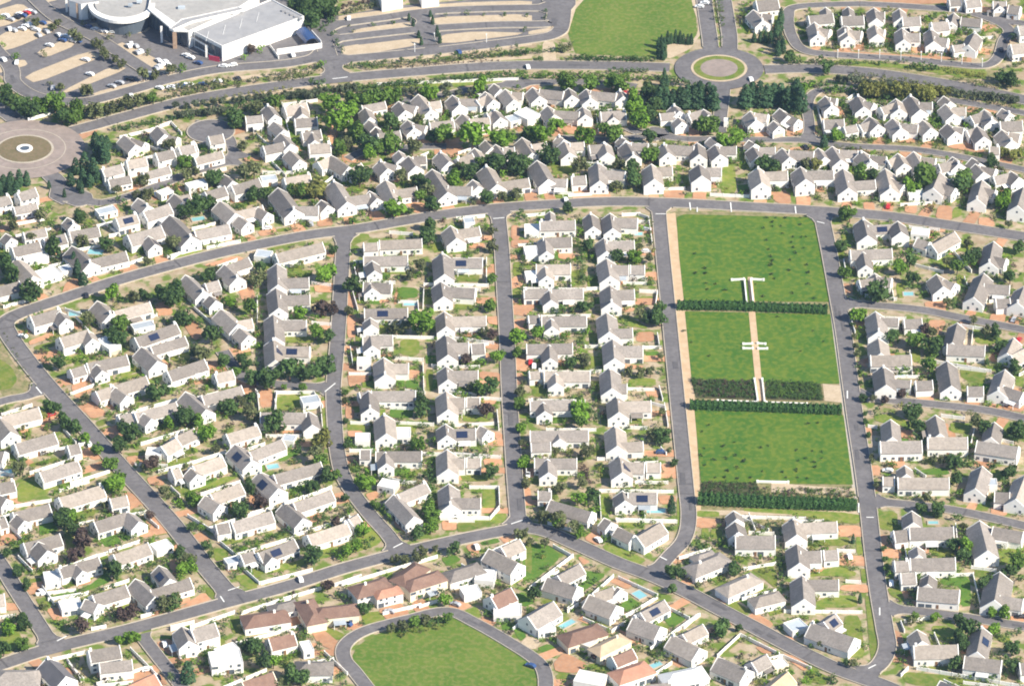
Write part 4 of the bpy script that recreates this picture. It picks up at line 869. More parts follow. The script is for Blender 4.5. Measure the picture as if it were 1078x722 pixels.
v 565 176 S 60;v 590 180 W 60;v 660 182 W 80;v 712 182 W 80;v 760 172 W 80;v 180 160 S 60;v 205 172 W 60;v 240 132 B 60;v 145 150 W 60;v 80 172 S 40;v 30 90 W 60;v 60 112 S 60;v 112 82 W 60;v 185 72 S 60;v 372 206 W 60;v 392 226 S 60;v 412 232 W 60;v 800 292 W 30;v 772 262 S 30;v 940 352 W 30;v 955 368 W 30;v 850 420 S 0;v 1000 490 S 70;v 1050 482 W 70
t 600 310 28 o;690 360 28 o;330 130 26 o;205 125 26 o;300 152 26 o;540 240 28 o;620 205 24 o;880 420 28 o;470 130 22 o;150 110 22 o
@180 0 5.39
y 0 552 360 503 700 452 860 448 860 460 700 466 360 518 0 570;y 0 596 400 538 800 492 870 478 890 492 800 504 400 550 0 610
"""

# ------------------------------------------------------------------ read the survey
HOUSES, TREES, WALLS, LAWNS, DRIVES, EARTH, PAVE, POOLS, CARS, ROWS, POSTS = ([] for _ in range(11))
for line in SURVEY.strip().splitlines():
    line = line.strip()
    if not line: continue
    if line[0] == '@':
        OX, OY, SC = map(float, line[1:].split()); continue
    X = lambda a: OX + float(a) / SC
    Y = lambda a: OY + float(a) / SC
    if line[0] == 'h':
        wings = []
        for s in line[3:].split(';'):
            q = s.split(); x1, y1, x2, y2 = X(q[0]), Y(q[1]), X(q[2]), Y(q[3])
            w = float(q[4]) if len(q) > 4 else 6.5; e = float(q[5]) if len(q) > 5 else 3.0
            if 'f' not in s and 'p' not in s: w *= 1.09; e = 3.45 if e <= 3.05 else e + .25
            wings.append((x1, y1, x2, y2, w, e, q[6] if len(q) > 6 else ''))
        HOUSES.append((line[1], wings)); continue
    for s in line.split(';'):
        q = s.split(); kind = q[0] if q[0].isalpha() else line[0]; a = q[1:] if q[0].isalpha() else q
        if kind == 't': TREES.append((X(a[0]), Y(a[1]), float(a[2]) / SC, a[3]))
        elif kind == 'r': ROWS.append((X(a[0]), Y(a[1]), X(a[2]), Y(a[3]), int(a[4]), float(a[5]) / SC, a[6]))
        elif kind == 'v': CARS.append((X(a[0]), Y(a[1]), a[2], float(a[3])))
        elif kind == 'n': POSTS.append((X(a[0]), Y(a[1])))
        elif kind == 'p': POOLS.append((X(a[0]), Y(a[1]), X(a[2]), Y(a[3]), float(a[4])))
        else:
            flag = ''
            if a[-1].isalpha(): flag = a[-1]; a = a[:-1]
            pts = [(X(a[i]), Y(a[i + 1])) for i in range(0, len(a) - 1, 2)]
            if kind == 'w': WALLS.append(pts)
            else: {'l': LAWNS, 'd': DRIVES, 'e': EARTH, 'y': PAVE}[kind].append((pts, flag))

BLOCK = {'A': ('x', 'beside the left roundabout'), 'B': ('x', 'below the left roundabout'), 'C': ('y', 'column beside turning circle'),
 'D': ('y', 'column left of small wood'), 'E': ('x', 'row below turning circle'), 'F': ('x', 'first row below avenue'),
 'G': ('x', 'second row below avenue'), 'I': ('x', 'third row below avenue'), 'J': ('x', 'curved road facing park'),
 'K': ('x', 'first row right of gatehouse'), 'L': ('x', 'second row right of gatehouse'), 'M': ('x', 'third row right of gatehouse'),
 'N': ('x', 'above left half of curved road'), 'O': ('y', 'column above the side lane'), 'P': ('x', 'below bend of curved road'),
 'Q': ('y', 'first straight column'), 'R': ('y', 'second straight column'), 'T': ('y', 'third straight column'),
 'U': ('y', 'column left of the park'), 'W': ('x', 'top block right of park'), 'Z': ('x', 'second block right of park'),
 'c': ('x', 'third block right of park'), 'h': ('x', 'fourth block right of park'), 'i': ('x', 'bottom right block'),
 'X': ('x', 'inside the left road bend'), 'Y': ('y', 'right of diagonal road'), 'a': ('y', 'left of diagonal road'),
 'd': ('x', 'around the bottom green'), 'f': ('x', 'right half of bottom road'), 'g': ('y', 'block below the park'), 'k': ('x', 'top right estate')}
PT = math.tan(R(37))
def ridge_height(w, e, fl): return e if 'f' in fl else e + w / 2 * PT * (0.72 if 'p' in fl else 1.0)
plans = []                                             # every house: block, wings in world metres
for blk, wings in HOUSES:
    W = []
    for (x1, y1, x2, y2, w, e, fl) in wings:
        e += random.uniform(-.06, .06); r = ridge_height(w, e, fl)
        W.append((Vector(ground(x1, y1, r)), Vector(ground(x2, y2, r)), w, e, r, fl))
    px = (wings[0][0] + wings[0][2]) / 2, (wings[0][1] + wings[0][3]) / 2
    plans.append([blk, W, px, None])
REF = {}
for blk in BLOCK:
    ax, phrase = BLOCK[blk]; mine = sorted([p for p in plans if p[0] == blk], key=lambda p: p[2][0 if ax == 'x' else 1])
    for i, p in enumerate(mine): p[3] = (i + 1, 'left' if ax == 'x' else 'top', phrase)
def house_ref(p): return f"{ordinal(p[3][0])} house from {p[3][1]}, {p[3][2]}"
CENT = np.array([[(p[1][0][0].x + p[1][0][1].x) / 2, (p[1][0][0].y + p[1][0][1].y) / 2] for p in plans])
def nearest_house(x, y): return plans[int(np.argmin((CENT[:, 0] - x) ** 2 + (CENT[:, 1] - y) ** 2))]
RECTS = []                                             # footprints for clearance: centre, dir, half length, half width
for p in plans:
    for (a, b, w, e, r, fl) in p[1]:
        d = (b - a); L = d.length; d = d / max(L, .1); ex = w / 2 if 'p' in fl else 0
        RECTS.append(((a.x + b.x) / 2, (a.y + b.y) / 2, d.x, d.y, L / 2 + ex, w / 2))
RECTS = np.array(RECTS)
def house_clear(P, pad):
    P = np.atleast_2d(P); d = P[:, None, :] - RECTS[None, :, :2]
    u = np.abs(d[..., 0] * RECTS[:, 2] + d[..., 1] * RECTS[:, 3]) - RECTS[:, 4]; v = np.abs(-d[..., 0] * RECTS[:, 3] + d[..., 1] * RECTS[:, 2]) - RECTS[:, 5]
    return np.maximum(u, v).min(1) > pad

# ------------------------------------------------------------------ ground cover sheets
def sheets(items, name, z0, mat, alt=None):
    for i, (pts, flag) in enumerate(items):
        q = []
        n = len(pts)                                   # round the corners of the surveyed outline a little
        for k in range(n):
            a, b, c = pts[k - 1], pts[k], pts[(k + 1) % n]
            q.append((b[0] + (a[0] - b[0]) * .16, b[1] + (a[1] - b[1]) * .16)); q.append((b[0] + (c[0] - b[0]) * .16, b[1] + (c[1] - b[1]) * .16))
        sheet(name, [ground(*p) for p in q], z0 + random.random() * .048, (alt or {}).get(flag, mat))
for s in ('-30,-14 340,-14 345,40 340,58 300,66 230,72 160,88 100,106 60,104 20,92 -30,60', '325,22 420,6 600,-8 600,20 590,40 500,50 420,58 356,66 340,60'):
    sheet('car_park', [ground(*map(float, p.split(','))) for p in s.split()], .008 if s[0] == '-' else .011, 'asphalt')
# driveways from garages to the street, and small yards beside the houses
for p in plans:
    best = None
    for (a, b, w, e, r, fl) in p[1]:
        for q, dq in ((a, a - b), (b, b - a)):
            c = float(road_clear([(q.x, q.y)])[0])
            if best is None or c < best[0]: best = (c, q, dq)
    c, q, dq = best
    if 2.0 < c < 15 and random.random() < .8:
        ang = np.linspace(0, 2 * np.pi, 32, endpoint=False); ring = np.stack([q.x + np.cos(ang) * (c + .6), q.y + np.sin(ang) * (c + .6)], 1)
        k = int(np.argmin(road_clear(ring))); t = Vector((math.cos(ang[k]), math.sin(ang[k]))); n = Vector((-t.y, t.x)) * random.uniform(1.6, 2.6)
        e2 = q + t * (c - .2)
        sheet('driveway', [(q.x + n.x, q.y + n.y), (q.x - n.x, q.y - n.y), (e2.x - n.x * 1.2, e2.y - n.y * 1.2), (e2.x + n.x * 1.2, e2.y + n.y * 1.2)], .170 + random.random() * .005, 'brick')
        if random.random() < .13 and c > 6: m_ = q + t * (c * .55); CARS.append(((m_.x, m_.y), None, random.choice('WWSSKBR'), math.degrees(math.atan2(t.y, t.x)) - 90))
    for (a, b, w, e, r, fl) in p[1][:2]:
        d = (b - a); L = d.length; d = d.normalized(); n = Vector((-d.y, d.x))
        for s in (-1, 1):
            k = random.random()
            if k < .3: continue
            t0 = random.uniform(-.1, .4) * L; t1 = t0 + random.uniform(4, 8); dep = random.uniform(2.5, 5.5)
            P4 = [a + d * t0 + n * s * (w / 2 - .2), a + d * t1 + n * s * (w / 2 - .2), a + d * (t1 + random.uniform(-1, 1)) + n * s * (w / 2 + dep), a + d * (t0 + random.uniform(-1, 1)) + n * s * (w / 2 + dep)]
            if min(road_clear([(v.x, v.y) for v in P4])) < 1: continue
            mt = 'brick' if k < .46 else 'tan' if k < .56 else 'lawn' if k < .84 else 'lawn_G'
            sheet('lawn' if 'lawn' in mt else 'patio', [(v.x, v.y) for v in P4], .070 + random.random() * .045, mt)
sheets(EARTH, 'bare_verge', .015, 'earth'); sheets(PAVE, 'paving', .066, 'tan')
sheets(LAWNS, 'lawn', .12, 'lawn', {'G': 'lawn_G'}); sheets(DRIVES, 'driveway', .176, 'brick', {'W': 'tan'})
def px_sheet(name, s, z, mat): return sheet(name, [ground(*map(float, p.split(','))) for p in s.split()], z, mat)
px_sheet('field', '606,10 622,-8 726,-8 733,22 733,38 705,43 692,61 606,57 598,36', .10, 'field')
px_sheet('green', '374,700 371,690 376,680 392,669 430,657 462,650 478,650 500,661 535,682 560,698 566,712 566,740 402,740', .11, 'field')
px_sheet('park_verge', '705,224 712,222 858,225 868,232 874,262 897,400 920,560 760,562 738,556 731,520 716,400', .012, 'earth')
px_sheet('park_path', '700,226 711,224 731,415 739,552 728,552 715,400', .068, 'ochre')
px_sheet('planting_bed', '727,400 794,402 796,421 733,419', .14, 'soil'); px_sheet('planting_bed', '805,402 864,404 867,422 807,421', .142, 'soil'); px_sheet('planting_bed', '738,509 797,509 803,527 737,524', .144, 'soil')
px_sheet('park_lawn', '712,229 720,226 850,229 860,236 864,250 873,318 720,317 715,270', .122, 'park')
px_sheet('park_lawn', '721,328 874,331 884,404 860,404 790,402 728,399', .124, 'park')
px_sheet('park_lawn', '731,430 888,437 898,510 738,508', .126, 'park')
px_sheet('park_path', '846,222 862,226 869,238 905,545 901,545 863,240 856,231', .07, 'kerb')
px_sheet('park_path', '787,292 792,292 795,322 790,322', .19, 'ochre'); px_sheet('park_path', '788,328 795,328 804,422 797,422', .19, 'ochre')
px_sheet('sandy_strip', '812,508 860,512 900,514 900,522 812,518', .13, 'tan'); px_sheet('sandy_strip', '866,404 884,406 886,424 868,422', .13, 'tan')
px_sheet('sandy_strip', '735,537 905,538 906,543 735,542', .132, 'tan')

# ------------------------------------------------------------------ houses
def gable_wing(g, gr, a, b, w, e, r, o):
    """white walls with parapet gables into g, tiled slopes into gr; o = house origin"""
    d = (b - a).normalized(); n = Vector((-d.y, d.x)); h = w / 2
    P = lambda t, s, z, base: (base.x + d.x * t + n.x * s - o.x, base.y + d.y * t + n.y * s - o.y, z)
    L = (b - a).length
    for s in (-1, 1):                                  # long walls
        q = [P(.2, s * h, 0, a), P(L - .2, s * h, 0, a), P(L - .2, s * h, e, a), P(.2, s * h, e, a)]; g.poly(q if s < 0 else q[::-1])
    for t in (0, L - .34):                             # end walls rise above the tiles as a coping
        prof = [(-h - .04, 0), (h + .04, 0), (h + .04, e + .10), (h * .93, e + .30), (0, r + .28), (-h * .93, e + .30), (-h - .04, e + .10)]
        g.prism([P(t, s, z, a) for s, z in prof][::-1], (d.x * .34, d.y * .34, 0))
    for s in (-1, 1):                                  # slopes with a small eave
        top, low = (0, r), (h + .28, e - .28 * PT)
        q = [P(.34, 0, r, a), P(L - .34, 0, r, a), P(L - .34, s * low[0], low[1], a), P(.34, s * low[0], low[1], a)]
        if s > 0: q = q[::-1]
        gr.prism(q, (0, 0, -.14))
def hip_wing(g, gr, a, b, w, e, r, o):
    d = (b - a).normalized(); n = Vector((-d.y, d.x)); h = w / 2; L = (b - a).length
    P = lambda t, s, z: (a.x + d.x * t + n.x * s - o.x, a.y + d.y * t + n.y * s - o.y, z)
    c = [(-h, -h), (L + h, -h), (L + h, h), (-h, h)]
    for k in range(4):
        t0, s0 = c[k]; t1, s1 = c[(k + 1) % 4]; g.poly([P(t0, s0, 0), P(t1, s1, 0), P(t1, s1, e), P(t0, s0, e)])
    H = h + .4; zl = e - .1; C = [P(-H, -H, zl), P(L + H, -H, zl), P(L + H, H, zl), P(-H, H, zl)]; r0, r1 = P(0, 0, r), P(L, 0, r)
    gr.poly([C[0], C[1], r1, r0]); gr.poly([C[1], C[2], r1]); gr.poly([C[2], C[3], r0, r1]); gr.poly([C[3], C[0], r0]); gr.poly(C[::-1])
def flat_wing(g, gr, a, b, w, e, o):
    d = (b - a).normalized(); n = Vector((-d.y, d.x)); h = w / 2; L = (b - a).length
    P = lambda t, s, z: (a.x + d.x * t + n.x * s - o.x, a.y + d.y * t + n.y * s - o.y, z)
    for (t0, s0, t1, s1) in ((0, -h, L, -h + .25), (0, h - .25, L, h), (0, -h + .25, .25, h - .25), (L - .25, -h + .25, L, h - .25)):
        q = [P(t0, s0, 0), P(t1, s0, 0), P(t1, s1, 0), P(t0, s1, 0)]; g.prism(q, (0, 0, e + .22))
    gr.poly([P(.25, -h + .25, e), P(L - .25, -h + .25, e), P(L - .25, h - .25, e), P(.25, h - .25, e)])
def windows(g, a, b, w, e, r, o, fl):
    d = (b - a).normalized(); n = Vector((-d.y, d.x)); h = w / 2; L = (b - a).length
    if 'p' in fl: a = a - d * h; L += w
    def pane(t, s, z, wd, ht, end):                    # a box set a little proud of the wall
        if not end:
            q = Vector((a.x + d.x * (t - wd / 2) + n.x * s - o.x, a.y + d.y * (t - wd / 2) + n.y * s - o.y, z)); g.quadbox(q, (d.x * wd, d.y * wd, 0), (n.x * math.copysign(.05, s), n.y * math.copysign(.05, s), 0), (0, 0, ht))
        else:
            q = Vector((a.x + d.x * t + n.x * (s - wd / 2) - o.x, a.y + d.y * t + n.y * (s - wd / 2) - o.y, z)); g.quadbox(q, (n.x * wd, n.y * wd, 0), (d.x * .05 * end, d.y * .05 * end, 0), (0, 0, ht))
    rows = [.9] if e < 3.9 else [.9, 3.1]
    for s in (-h, h):
        t = random.uniform(1.2, 2.2)
        while t < L - 1.2:
            for z in rows:
                if z + 1.2 < e and random.random() < .6:
                    k = random.random(); wd = .8 if k < .4 else (1.3 if k < .8 else 2.4); pane(t, s, .1 if wd > 2 and z < 1 else z, wd, 2.0 if wd > 2 and z < 1 else 1.15, 0)
            t += random.uniform(2.2, 3.6)
    if 'f' not in fl and 'p' not in fl:
        for t, end in ((0, -1), (L, 1)):
            if r > 5 and random.random() < .7: pane(t, 0, e - .1, .8, .9, end)
            for s in ((-h * .45, h * .45) if w > 5.5 else (0,)):
                if random.random() < .75: pane(t, s, .8, 1.0, 1.3, end)
for p in plans:
    blk, W, px, ref = p; a0, b0 = W[0][0], W[0][1]
    o = Vector(((a0.x + b0.x) / 2, (a0.y + b0.y) / 2, 0))
    root = empty('house', o)
    kinds = ''.join(w[5] for w in W); first = W[0][5]
    tone = 'brown-roofed' if 'B' in first else 'red-roofed' if 'R' in first else 'tan-roofed' if 'T' in first else 'dark-roofed' if 'D' in first else 'flat-roofed' if 'f' in first else 'grey-hipped' if 'p' in first else 'grey-roofed'
    n = len(W); shape = 'one-winged' if n == 1 else 'two-winged' if n == 2 else 'three-winged' if n == 3 else 'four-winged'
    tag(root, f"{tone} white {shape} house, {ordinal(ref[0])} from {ref[1]}, {ref[2]}", 'house', 'houses of the estate')
    grey = 'roof_2' if random.random() < .25 else 'roof'
    gw = Geo()
    wallmat = 'cream' if ('T' in first or ('B' in first and random.random() < .4)) else 'wall'
    for wi, (a, b, w, e, r, fl) in enumerate(W):
        if (b - a).length < 1.0: b = a + Vector((1.5, 0))
        g, gr = Geo(), Geo()
        if 'f' in fl: flat_wing(g, gr, a, b, w, e, o); rm = 'roof_b' if 'b' in fl else 'roof_W'
        elif 'p' in fl: hip_wing(g, gr, a, b, w, e, r, o); rm = grey
        else: gable_wing(g, gr, a, b, w, e, r, o); rm = grey
        for k in 'BRTDW':
            if k in fl: rm = 'roof_' + k
        g.build('wall', wallmat, root); ro = gr.build('roof', rm, root)
        windows(gw, a, b, w, e, r, o, fl)
        d = (b - a).normalized(); nn = Vector((-d.y, d.x)); L = (b - a).length
        if 'f' not in fl and wi == 0 and random.random() < .45:
            q = a + d * (.5 if random.random() < .5 else L - 1.4); s = Geo()
            s.quadbox((q.x - o.x - nn.x * .4, q.y - o.y - nn.y * .4, e + .5), (d.x * .9, d.y * .9, 0), (nn.x * .8, nn.y * .8, 0), (0, 0, r - e + .5)); s.build('chimney', wallmat, ro)
        if 'S' in fl or ('f' not in fl and 'p' not in fl and random.random() < .018):
            sgn = 1 if (nn.x * .5 - nn.y) > 0 else -1; s = Geo(); q = a + d * (L * .3); h = w / 2
            nv = nn * sgn; up = Vector((nv.x * PT, nv.y * PT, 1)).normalized() * .12
            base = Vector((q.x + nv.x * h * .85 - o.x, q.y + nv.y * h * .85 - o.y, r - h * .85 * PT)) + up
            s.quadbox(base, (d.x * min(L * .45, 4.5), d.y * min(L * .45, 4.5), 0), (-nv.x * h * .6, -nv.y * h * .6, h * .6 * PT), up * .5); s.build('solar_panel', 'solar', ro)
        if wi == len(W) - 1 and (w <= 6.5 or 'f' in fl):
            s = Geo(); q = b + d * .0; wd = min(w - 1.2, 4.6)
            s.quadbox((q.x - nn.x * wd / 2 - o.x, q.y - nn.y * wd / 2 - o.y, 0.02), (nn.x * wd, nn.y * wd, 0), (d.x * .08, d.y * .08, 0), (0, 0, 2.2)); s.build('garage_door', 'garage', root)
        if wi == 0 and 'p' not in fl:
            sgn = -1 if nn.y > 0 else 1; s = Geo(); q = a + d * (L * .5) + nn * (w / 2 * sgn)
            s.quadbox((q.x - d.x * .5 - o.x, q.y - d.y * .5 - o.y, .02), (d.x * 1.0, d.y * 1.0, 0), (nn.x * .09 * sgn, nn.y * .09 * sgn, 0), (0, 0, 2.1)); s.build('door', 'door', root)
    if len(W) > 1 and 'f' not in W[1][5] and random.random() < .5:      # lean-to veranda on the sunny side of the second wing
        a, b, w, e, r, fl = W[1]; d = (b - a).normalized(); nn = Vector((-d.y, d.x)); L = (b - a).length
        if nn.y > 0: nn = -nn
        q = a + d * L * .35 + nn * (w / 2 + .02); ln, dep = min(L * .5, 5.0), random.uniform(2.0, 3.2); g = Geo()
        g.quadbox((q.x - o.x, q.y - o.y, 2.55), (d.x * ln, d.y * ln, 0), (nn.x * dep, nn.y * dep, -.3), (0, 0, .12)); v_ = g.build('veranda', random.choice(('roof_W', 'roof_b', grey, 'wall')), root); g = Geo()
        for t_ in (.1, ln - .25):
            z_ = q + d * t_ + nn * (dep - .3); g.box(z_.x - o.x - .12, z_.y - o.y - .12, 0, z_.x - o.x + .12, z_.y - o.y + .12, 2.3)
        g.build('posts', 'wall', v_)['kind'] = 'stuff'
    if gw.f:
        wo = gw.build('windows', 'glass', root); wo['kind'] = 'stuff'

# ------------------------------------------------------------------ garden walls
extra = []                                             # boundary walls between neighbouring plots
for p in plans:
    if p[0] in 'k' or random.random() < .25: continue
    a, b_, w, e, r, fl = p[1][-1 if len(p[1]) > 1 else 0]; d = (b_ - a).normalized(); n = Vector((-d.y, d.x)); s = random.choice((-1, 1))
    for s in (s, -s):
        off = w / 2 + random.uniform(3.0, 5.5); q0 = (a + b_) / 2 + n * s * off - d * random.uniform(4, 8); q1 = q0 + d * random.uniform(9, 16)
        S = np.array([[q0.x + (q1.x - q0.x) * t, q0.y + (q1.y - q0.y) * t] for t in np.linspace(0, 1, 9)])
        if road_clear(S).min() > 1.2 and circle_clear(S).min() > 1 and house_clear(S, .3).all():
            extra.append([q0, q1]); break
for pts in WALLS + extra:
    H = 1.55; q = [v.copy() if isinstance(v, Vector) else Vector(ground(v[0], v[1], H)) for v in pts]; o = q[0].copy(); g = Geo()
    q = [v - o for v in q]
    L = sum((b - a).length for a, b in zip(q, q[1:]))
    if L < 1: continue
    if len(pts) == 2 and road_clear([((1 - t) * q[0].x + t * q[1].x + o.x, (1 - t) * q[0].y + t * q[1].y + o.y) for t in np.linspace(0, 1, 9)]).min() < .25: continue
    for a, b in zip(q, q[1:]):
        d = (b - a); n = Vector((-d.y, d.x)).normalized() * .13
        g.quadbox((a.x - n.x, a.y - n.y, 0), (d.x, d.y, 0), (2 * n.x, 2 * n.y, 0), (0, 0, H))
        m = max(1, int(d.length / 4.5)); u = d.normalized()              # piers
        for k in range(m + 1):
            c = a + d * (k / m); w2 = n * 1.5; u2 = u * .2
            g.quadbox((c.x - w2.x - u2.x, c.y - w2.y - u2.y, 0), (u2.x * 2, u2.y * 2, 0), (w2.x * 2, w2.y * 2, 0), (0, 0, H + .12))
    w = g.build('garden_wall', 'wall'); w.location = (o.x, o.y, 0)
    hp = nearest_house(o.x + q[-1].x / 2, o.y + q[-1].y / 2)
    size = 'short' if L < 12 else 'long' if L > 26 else ''
    tag(w, f"{size} white garden wall by {house_ref(hp)}".strip(), 'garden wall', 'garden walls of the estate')
for i, (x1, y1, x2, y2, w) in enumerate(POOLS):
    a, b = Vector(ground(x1, y1)), Vector(ground(x2, y2)); d = (b - a).normalized(); n = Vector((-d.y, d.x)); L = (b - a).length; o = (a + b) / 2
    root = empty('swimming_pool', (o.x, o.y, 0)); g = Geo(); K = .5
    for (t0, s0, t1, s1) in ((-L / 2 - K, -w / 2 - K, L / 2 + K, -w / 2), (-L / 2 - K, w / 2, L / 2 + K, w / 2 + K), (-L / 2 - K, -w / 2, -L / 2, w / 2), (L / 2, -w / 2, L / 2 + K, w / 2)):
        g.prism([(d.x * t + n.x * s, d.y * t + n.y * s, 0) for t, s in ((t0, s0), (t1, s0), (t1, s1), (t0, s1))], (0, 0, .34))
    g.build('coping', 'kerb', root); mesh_obj('water', [(d.x * t * L / 2 + n.x * s * w / 2, d.y * t * L / 2 + n.y * s * w / 2, .27) for t, s in ((-1, -1), (1, -1), (1, 1), (-1, 1))], [(0, 1, 2, 3)], 'water', root)
    tag(root, f"blue swimming pool by {house_ref(nearest_house(o.x, o.y))}", 'pool', 'garden pools')

# ------------------------------------------------------------------ foliage
def leaf_quads(c, nrm, size, flat=.55):
    """square leaf clusters at points c, facing roughly along nrm"""
    n = len(c); v = nrm + RNG.normal(0, flat, (n, 3)); v /= np.linalg.norm(v, axis=1)[:, None] + 1e-9
    t = np.cross(v, RNG.normal(0, 1, (n, 3))); t /= np.linalg.norm(t, axis=1)[:, None] + 1e-9; b = np.cross(v, t)
    s = (size * RNG.uniform(.6, 1.35, n))[:, None]; t *= s; b *= s * RNG.uniform(.55, 1.0, n)[:, None]
    return np.stack([c - t - b * .6, c + t * .7 - b, c + t + b * .6, c - t * .7 + b], 1)
def rand_dirs(n):
    d = RNG.normal(0, 1, (n, 3)); return d / np.linalg.norm(d, axis=1)[:, None]
def round_crown(leaves=720, lobes=16, squash=.82, loose=.0):
    """crown of lobes about the origin, radius about 1"""
    L = rand_dirs(lobes) * (RNG.uniform(.25, .72, lobes) ** .8)[:, None]; L[:, 2] *= squash; lr = RNG.uniform(.26, .46, lobes)
    k = RNG.integers(0, lobes, leaves); d = rand_dirs(leaves); rr = RNG.uniform(.65 - loose, 1.05, leaves)[:, None]
    c = L[k] + d * lr[k][:, None] * rr; return leaf_quads(c, d * .8 + np.array([0, 0, .35]), .125)
def cone_crown(leaves=620, h=5.0, wob=.12):
    """columnar or conical evergreen, base z=0, half-width 1, height h"""
    z = RNG.beta(1.0, 1.35, leaves); ang = RNG.uniform(0, 2 * np.pi, leaves)
    prof = np.where(z < .12, .7 + z * 2.5, (1 - (z - .12) / .88) ** .5) * (1 + wob * np.sin(ang * 3 + z * 23)) * RNG.uniform(.7, 1.06, leaves)
    c = np.stack([np.cos(ang) * prof, np.sin(ang) * prof, z * h], 1); d = np.stack([np.cos(ang), np.sin(ang), np.full(leaves, .45)], 1)
    return leaf_quads(c, d, .17)
ROUND = [fast_quads('crown', round_crown(760 if i < 4 else 560, 18 if i < 4 else 11, .8 + .05 * (i % 3)), 'b') for i in range(7)]
LOOSE = [fast_quads('crown', round_crown(430, 14, .75, .25), 'o') for i in range(4)]
CONE = [fast_quads('crown', cone_crown(620, 4.2 + .4 * i), 'c') for i in range(3)]
def trunk_mesh(h, r, limbs=3):
    g = Geo(); n = 6
    def tube(p, q, r0, r1):
        d = (q - p).normalized(); u = d.orthogonal().normalized(); w = d.cross(u); i = len(g.v)
        for c, rr in ((p, r0), (q, r1)):
            for k in range(n): a = 2 * math.pi * k / n; g.v.append(tuple(c + u * math.cos(a) * rr + w * math.sin(a) * rr))
        for k in range(n): g.f.append((i + k, i + (k + 1) % n, i + n + (k + 1) % n, i + n + k))
    top = Vector((.03, 0, h)); tube(Vector((0, 0, 0)), top, r, r * .7)
    for k in range(limbs):
        a = 2 * math.pi * k / max(limbs, 1) + .5; tube(top, top + Vector((math.cos(a) * .42, math.sin(a) * .42, .55)), r * .6, r * .22)
    me = bpy.data.meshes.new('trunk'); me.from_pydata(g.v, [], g.f); me.materials.append(M['trunk']); return me
TRUNK = trunk_mesh(.75, .075); TRUNK_C = trunk_mesh(1.2, .10, 0)
pg = Geo()                                             # palm head: drooping fronds
for k in range(15):
    a = k * 2.39996; lift = .55 if k % 3 == 0 else .15; pr = None
    for s in range(6):
        t = s / 5; rad = t * 1.0; z = lift * math.sin(t * 2.2) * .9 - t * t * (.55 if k % 3 else .2); w = .12 * math.sin(math.pi * min(1, t * .92 + .08)) + .01
        c = Vector((math.cos(a) * rad, math.sin(a) * rad, z)); nn = Vector((-math.sin(a), math.cos(a), 0)) * w; cur = (c - nn, c + nn + Vector((0, 0, -.02)))
        if pr: pg.poly([pr[0], pr[1], cur[1], cur[0]])
        pr = cur
PALM = bpy.data.meshes.new('crown'); PALM.from_pydata(pg.v, [], pg.f); PALM.materials.append(M['p'])
TRUNK_P = trunk_mesh(2.2, .07, 0)
KIND = {'b': ('broadleaf_tree', 'dark green'), 'l': ('broadleaf_tree', 'mid green'), 'L': ('broadleaf_tree', 'bright green'), 'o': ('olive_tree', 'olive green'),
        'u': ('purple_leaf_tree', 'purple brown'), 'y': ('flowering_tree', 'yellow green'), 'c': ('conifer_tree', 'dark'), 'p': ('palm_tree', 'feathery'), 'g': ('street_tree', 'grey green')}
def skin(o, mat):
    o.material_slots[0].link = 'OBJECT'; o.material_slots[0].material = M[mat]
def road_word(x, y): return None
def off_road(gx, gy, pad):
    c = road_clear([(gx, gy)])[0]
    if c < pad:                                        # step back onto the verge
        for ang in np.linspace(0, 2 * np.pi, 12, endpoint=False):
            q = (gx + math.cos(ang) * (pad - c + .2), gy + math.sin(ang) * (pad - c + .2))
            if road_clear([q])[0] >= pad: return q
    return gx, gy
def plant_tree(x, y, r, k, label=None, group='trees of the estate', name=None):
    """(x, y) photo position of the crown centre, r its radius in photo pixels"""
    rm = max(.5, r * mpp(x, y)) * (1.0 if k in 'cp' else 1.18)
    if k == 'c':
        tall = rm < 2.0; h = rm * (4.4 if tall else 3.1); gx, gy = ground(x, y, h * .45); zc = 0
    elif k == 'p': gx, gy = ground(x, y, rm * 2.2)
    else: gx, gy = ground(x, y, rm * 1.12)
    gx, gy = off_road(gx, gy, .6)
    nm, adj = KIND[k]; root = empty(name or nm, (gx, gy, 0), random.uniform(0, 6.28), rm)
    if k == 'c': crown, tr, zc, sq = random.choice(CONE), TRUNK_C, .12, random.uniform(.85, 1.15) * (1 if tall else .7)
    elif k == 'p': crown, tr, zc, sq = PALM, TRUNK_P, 2.2, 1
    elif k in 'ogy': crown, tr, zc, sq = random.choice(LOOSE if k != 'y' else ROUND), TRUNK, 1.12, random.uniform(.85, 1.1)
    else: crown, tr, zc, sq = random.choice(ROUND), TRUNK, 1.12, random.uniform(.85, 1.1)
    t = link(bpy.data.objects.new('trunk', tr), root); c = link(bpy.data.objects.new('crown', crown), root); c.location = (0, 0, zc); c.scale = (1, random.uniform(.85, 1.1), sq); skin(c, k)
    size = 'large' if rm > 4.2 else 'small' if rm < 2.2 else ''
    if label is None:
        hp = nearest_house(gx, gy); what = {'c': 'conifer', 'p': 'palm'}.get(k, 'tree')
        label = f"{size} {adj} {what} by {house_ref(hp)}".strip()
    tag(root, label, 'tree', group); return root
